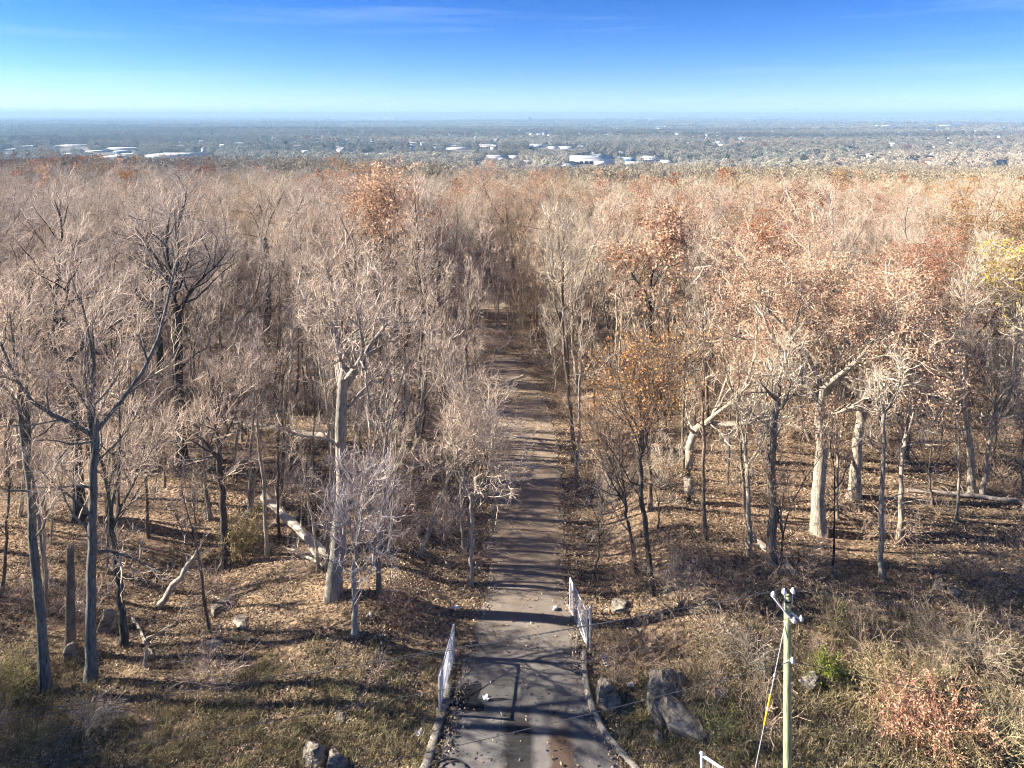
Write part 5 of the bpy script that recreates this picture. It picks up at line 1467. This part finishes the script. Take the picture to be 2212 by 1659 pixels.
REG = [((1120, 1330, 270, 300), 26, 'right of centre below the tower'), ((1330, 1600, 268, 298), 30, 'on the far rise right of centre'), ((1600, 1800, 262, 290), 18, 'on the far slope at right'),
       ((1480, 1620, 300, 320), 14, 'in the small pale cluster at right'), ((840, 1110, 285, 325), 22, 'around the picture centre'), ((560, 830, 295, 335), 20, 'left of centre in the valley'), ((330, 560, 300, 335), 8, 'above the longest pale warehouse'),
       ((1820, 2210, 285, 322), 18, 'in the wooded valley at far right'), ((1850, 2050, 340, 358), 6, 'among the nearer trees at right')]
for (x0, x1, y0, y1), n, where in REG:
    for k in range(n):
        px, py = hg.uniform(x0, x1), hg.uniform(y0, y1)
        X, Y, Z = G(px, py)
        mm = HM[hg.integers(0, 4)]
        o = link('house', None, loc=(X, Y, Z), rot=(0, 0, hg.normal(0, 0.5) + (PI / 2 if hg.uniform() < 0.3 else 0)), scl=(hg.uniform(0.9, 1.3),) * 3)
        tag(o, 'small pale gabled house ' + where, 'house', 'houses ' + where)
        link('wall', mm[0], o); rf = link('roof', mm[1], o); link('chimney', mm[2], rf)
        if y0 > 298: link('window', mm[3], o)
        ww = 11 / Y * FPX
        blocked.append((px - ww, px + ww, Y - 13.0 / max((py - HY) / FPX, 0.004), Y + 12))

# ------------------------------------------------------------------ the valley's trees, one mass
def puff(seed, n, rx_, rz_, zc, size, cone=False):
    g2 = np.random.default_rng(seed)
    d = unit(g2.normal(0, 1, (n, 3))); rad = g2.uniform(0.35, 1.0, n) ** 0.5
    lump = 1 + 0.18 * np.sin(d[:, 0] * 5 + seed) * np.sin(d[:, 1] * 4) + 0.1 * np.sin(d[:, 2] * 7)
    p = d * (rad * lump)[:, None] * np.array([rx_, rx_, rz_])
    if cone:
        z = g2.uniform(0, 1, n) ** 1.3; a = g2.uniform(0, 6.28, n); rr = (1 - z) * rx_ * g2.uniform(0.4, 1, n) ** 0.5
        p = np.stack([np.cos(a) * rr, np.sin(a) * rr, (z * 2 - 1) * rz_], 1)
    p[:, 2] += zc
    m = MB(); m.add(*quads_at(g2, p, size))
    t = MB().tube([(0, 0, -0.5), (0, 0, zc)], [0.35, 0.2], 4, False)
    return m, t
VK = []
for s_ in range(3):
    m, t = puff(500 + s_, 900, 5.4, 5.2, 8.4, 1.05)
    VK.append(join('valley_tree', [(m, M['bark_far']), (t, M['bark_far'])]))
m, t = puff(510, 700, 4.2, 6.0, 7.6, 1.1)
VK.append(join('valley_pine', [(m, M['leaf_far']), (t, M['bark_far'])]))
gv = np.random.default_rng(8)
VP, VR, VS, VT, VKk = [], [], [], [], []
def valley(y0, y1, step, sc, flat):
    X, Y = jitter_grid(-0.80 * y1, 0.80 * y1, y0, y1, step, gv)
    px = CX + FPX * X / Y
    ok = np.abs(X) < 0.80 * Y
    ok &= (wav(X, Y, 95.0 * step / 11, 2) + 0.6 * wav(X, Y, 37.0 * step / 11, 5)) > -1.05
    for a0, a1, b0, b1 in blocked:
        ok &= ~((px > a0) & (px < a1) & (Y > b0) & (Y < b1))
    X, Y = X[ok], Y[ok]; n = len(X)
    VP.append(np.stack([X, Y, height(X, Y) - 0.6], 1))
    VR.append(np.stack([np.zeros(n), np.zeros(n), gv.uniform(0, 6.28, n)], 1))
    s_ = sc * gv.uniform(0.65, 1.2, n) * (1 + 0.22 * wav(X * 0.5, Y, 75.0, 4))
    VS.append(np.stack([s_ * gv.uniform(0.9, 1.25, n), s_ * gv.uniform(0.9, 1.25, n), s_ * flat * gv.uniform(0.8, 1.2, n)], 1))
    pine = gv.uniform(0, 1, n) < np.clip(0.03 + 0.12 * wav(X, Y, 130.0, 1), 0.005, 0.16)
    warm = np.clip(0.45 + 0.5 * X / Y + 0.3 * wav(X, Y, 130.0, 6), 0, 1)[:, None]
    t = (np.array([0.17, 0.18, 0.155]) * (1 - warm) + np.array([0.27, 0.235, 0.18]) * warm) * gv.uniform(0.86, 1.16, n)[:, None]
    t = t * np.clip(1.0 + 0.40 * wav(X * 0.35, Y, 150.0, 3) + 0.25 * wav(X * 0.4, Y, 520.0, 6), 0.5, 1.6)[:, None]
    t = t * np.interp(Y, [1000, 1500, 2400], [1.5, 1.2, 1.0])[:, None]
    rust = gv.uniform(0, 1, n) < 0.015
    t = np.where(rust[:, None], np.array([0.26, 0.13, 0.07]), t)
    t = np.where(pine[:, None], np.array([0.05, 0.075, 0.05]) * gv.uniform(0.7, 1.4, n)[:, None], t)
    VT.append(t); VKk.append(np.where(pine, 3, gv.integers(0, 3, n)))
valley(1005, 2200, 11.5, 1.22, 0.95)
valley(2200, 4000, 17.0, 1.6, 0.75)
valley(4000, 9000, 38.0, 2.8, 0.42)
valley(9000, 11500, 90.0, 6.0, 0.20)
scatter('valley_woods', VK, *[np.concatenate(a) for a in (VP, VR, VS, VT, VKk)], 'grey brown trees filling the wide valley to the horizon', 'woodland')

# ------------------------------------------------------------------ the air
hz = MB().box((0, 8650, 4), (56000, 22700, 2 * 98)).mesh('haze', None)
hm = bpy.data.materials.new('haze'); hm.use_nodes = True
hn = hm.node_tree.nodes; hn.clear()
pv = hn.new('ShaderNodeVolumePrincipled'); pv.inputs['Density'].default_value = 1.5e-4
pv.inputs['Color'].default_value = (0.35, 0.57, 0.80, 1); pv.inputs['Anisotropy'].default_value = 0.0
ho = hn.new('ShaderNodeOutputMaterial'); hm.node_tree.links.new(pv.outputs[0], ho.inputs['Volume'])
hz.materials.append(hm)
tag(link('haze', hz), 'thin bluish air over the valley', 'haze', kind='stuff')
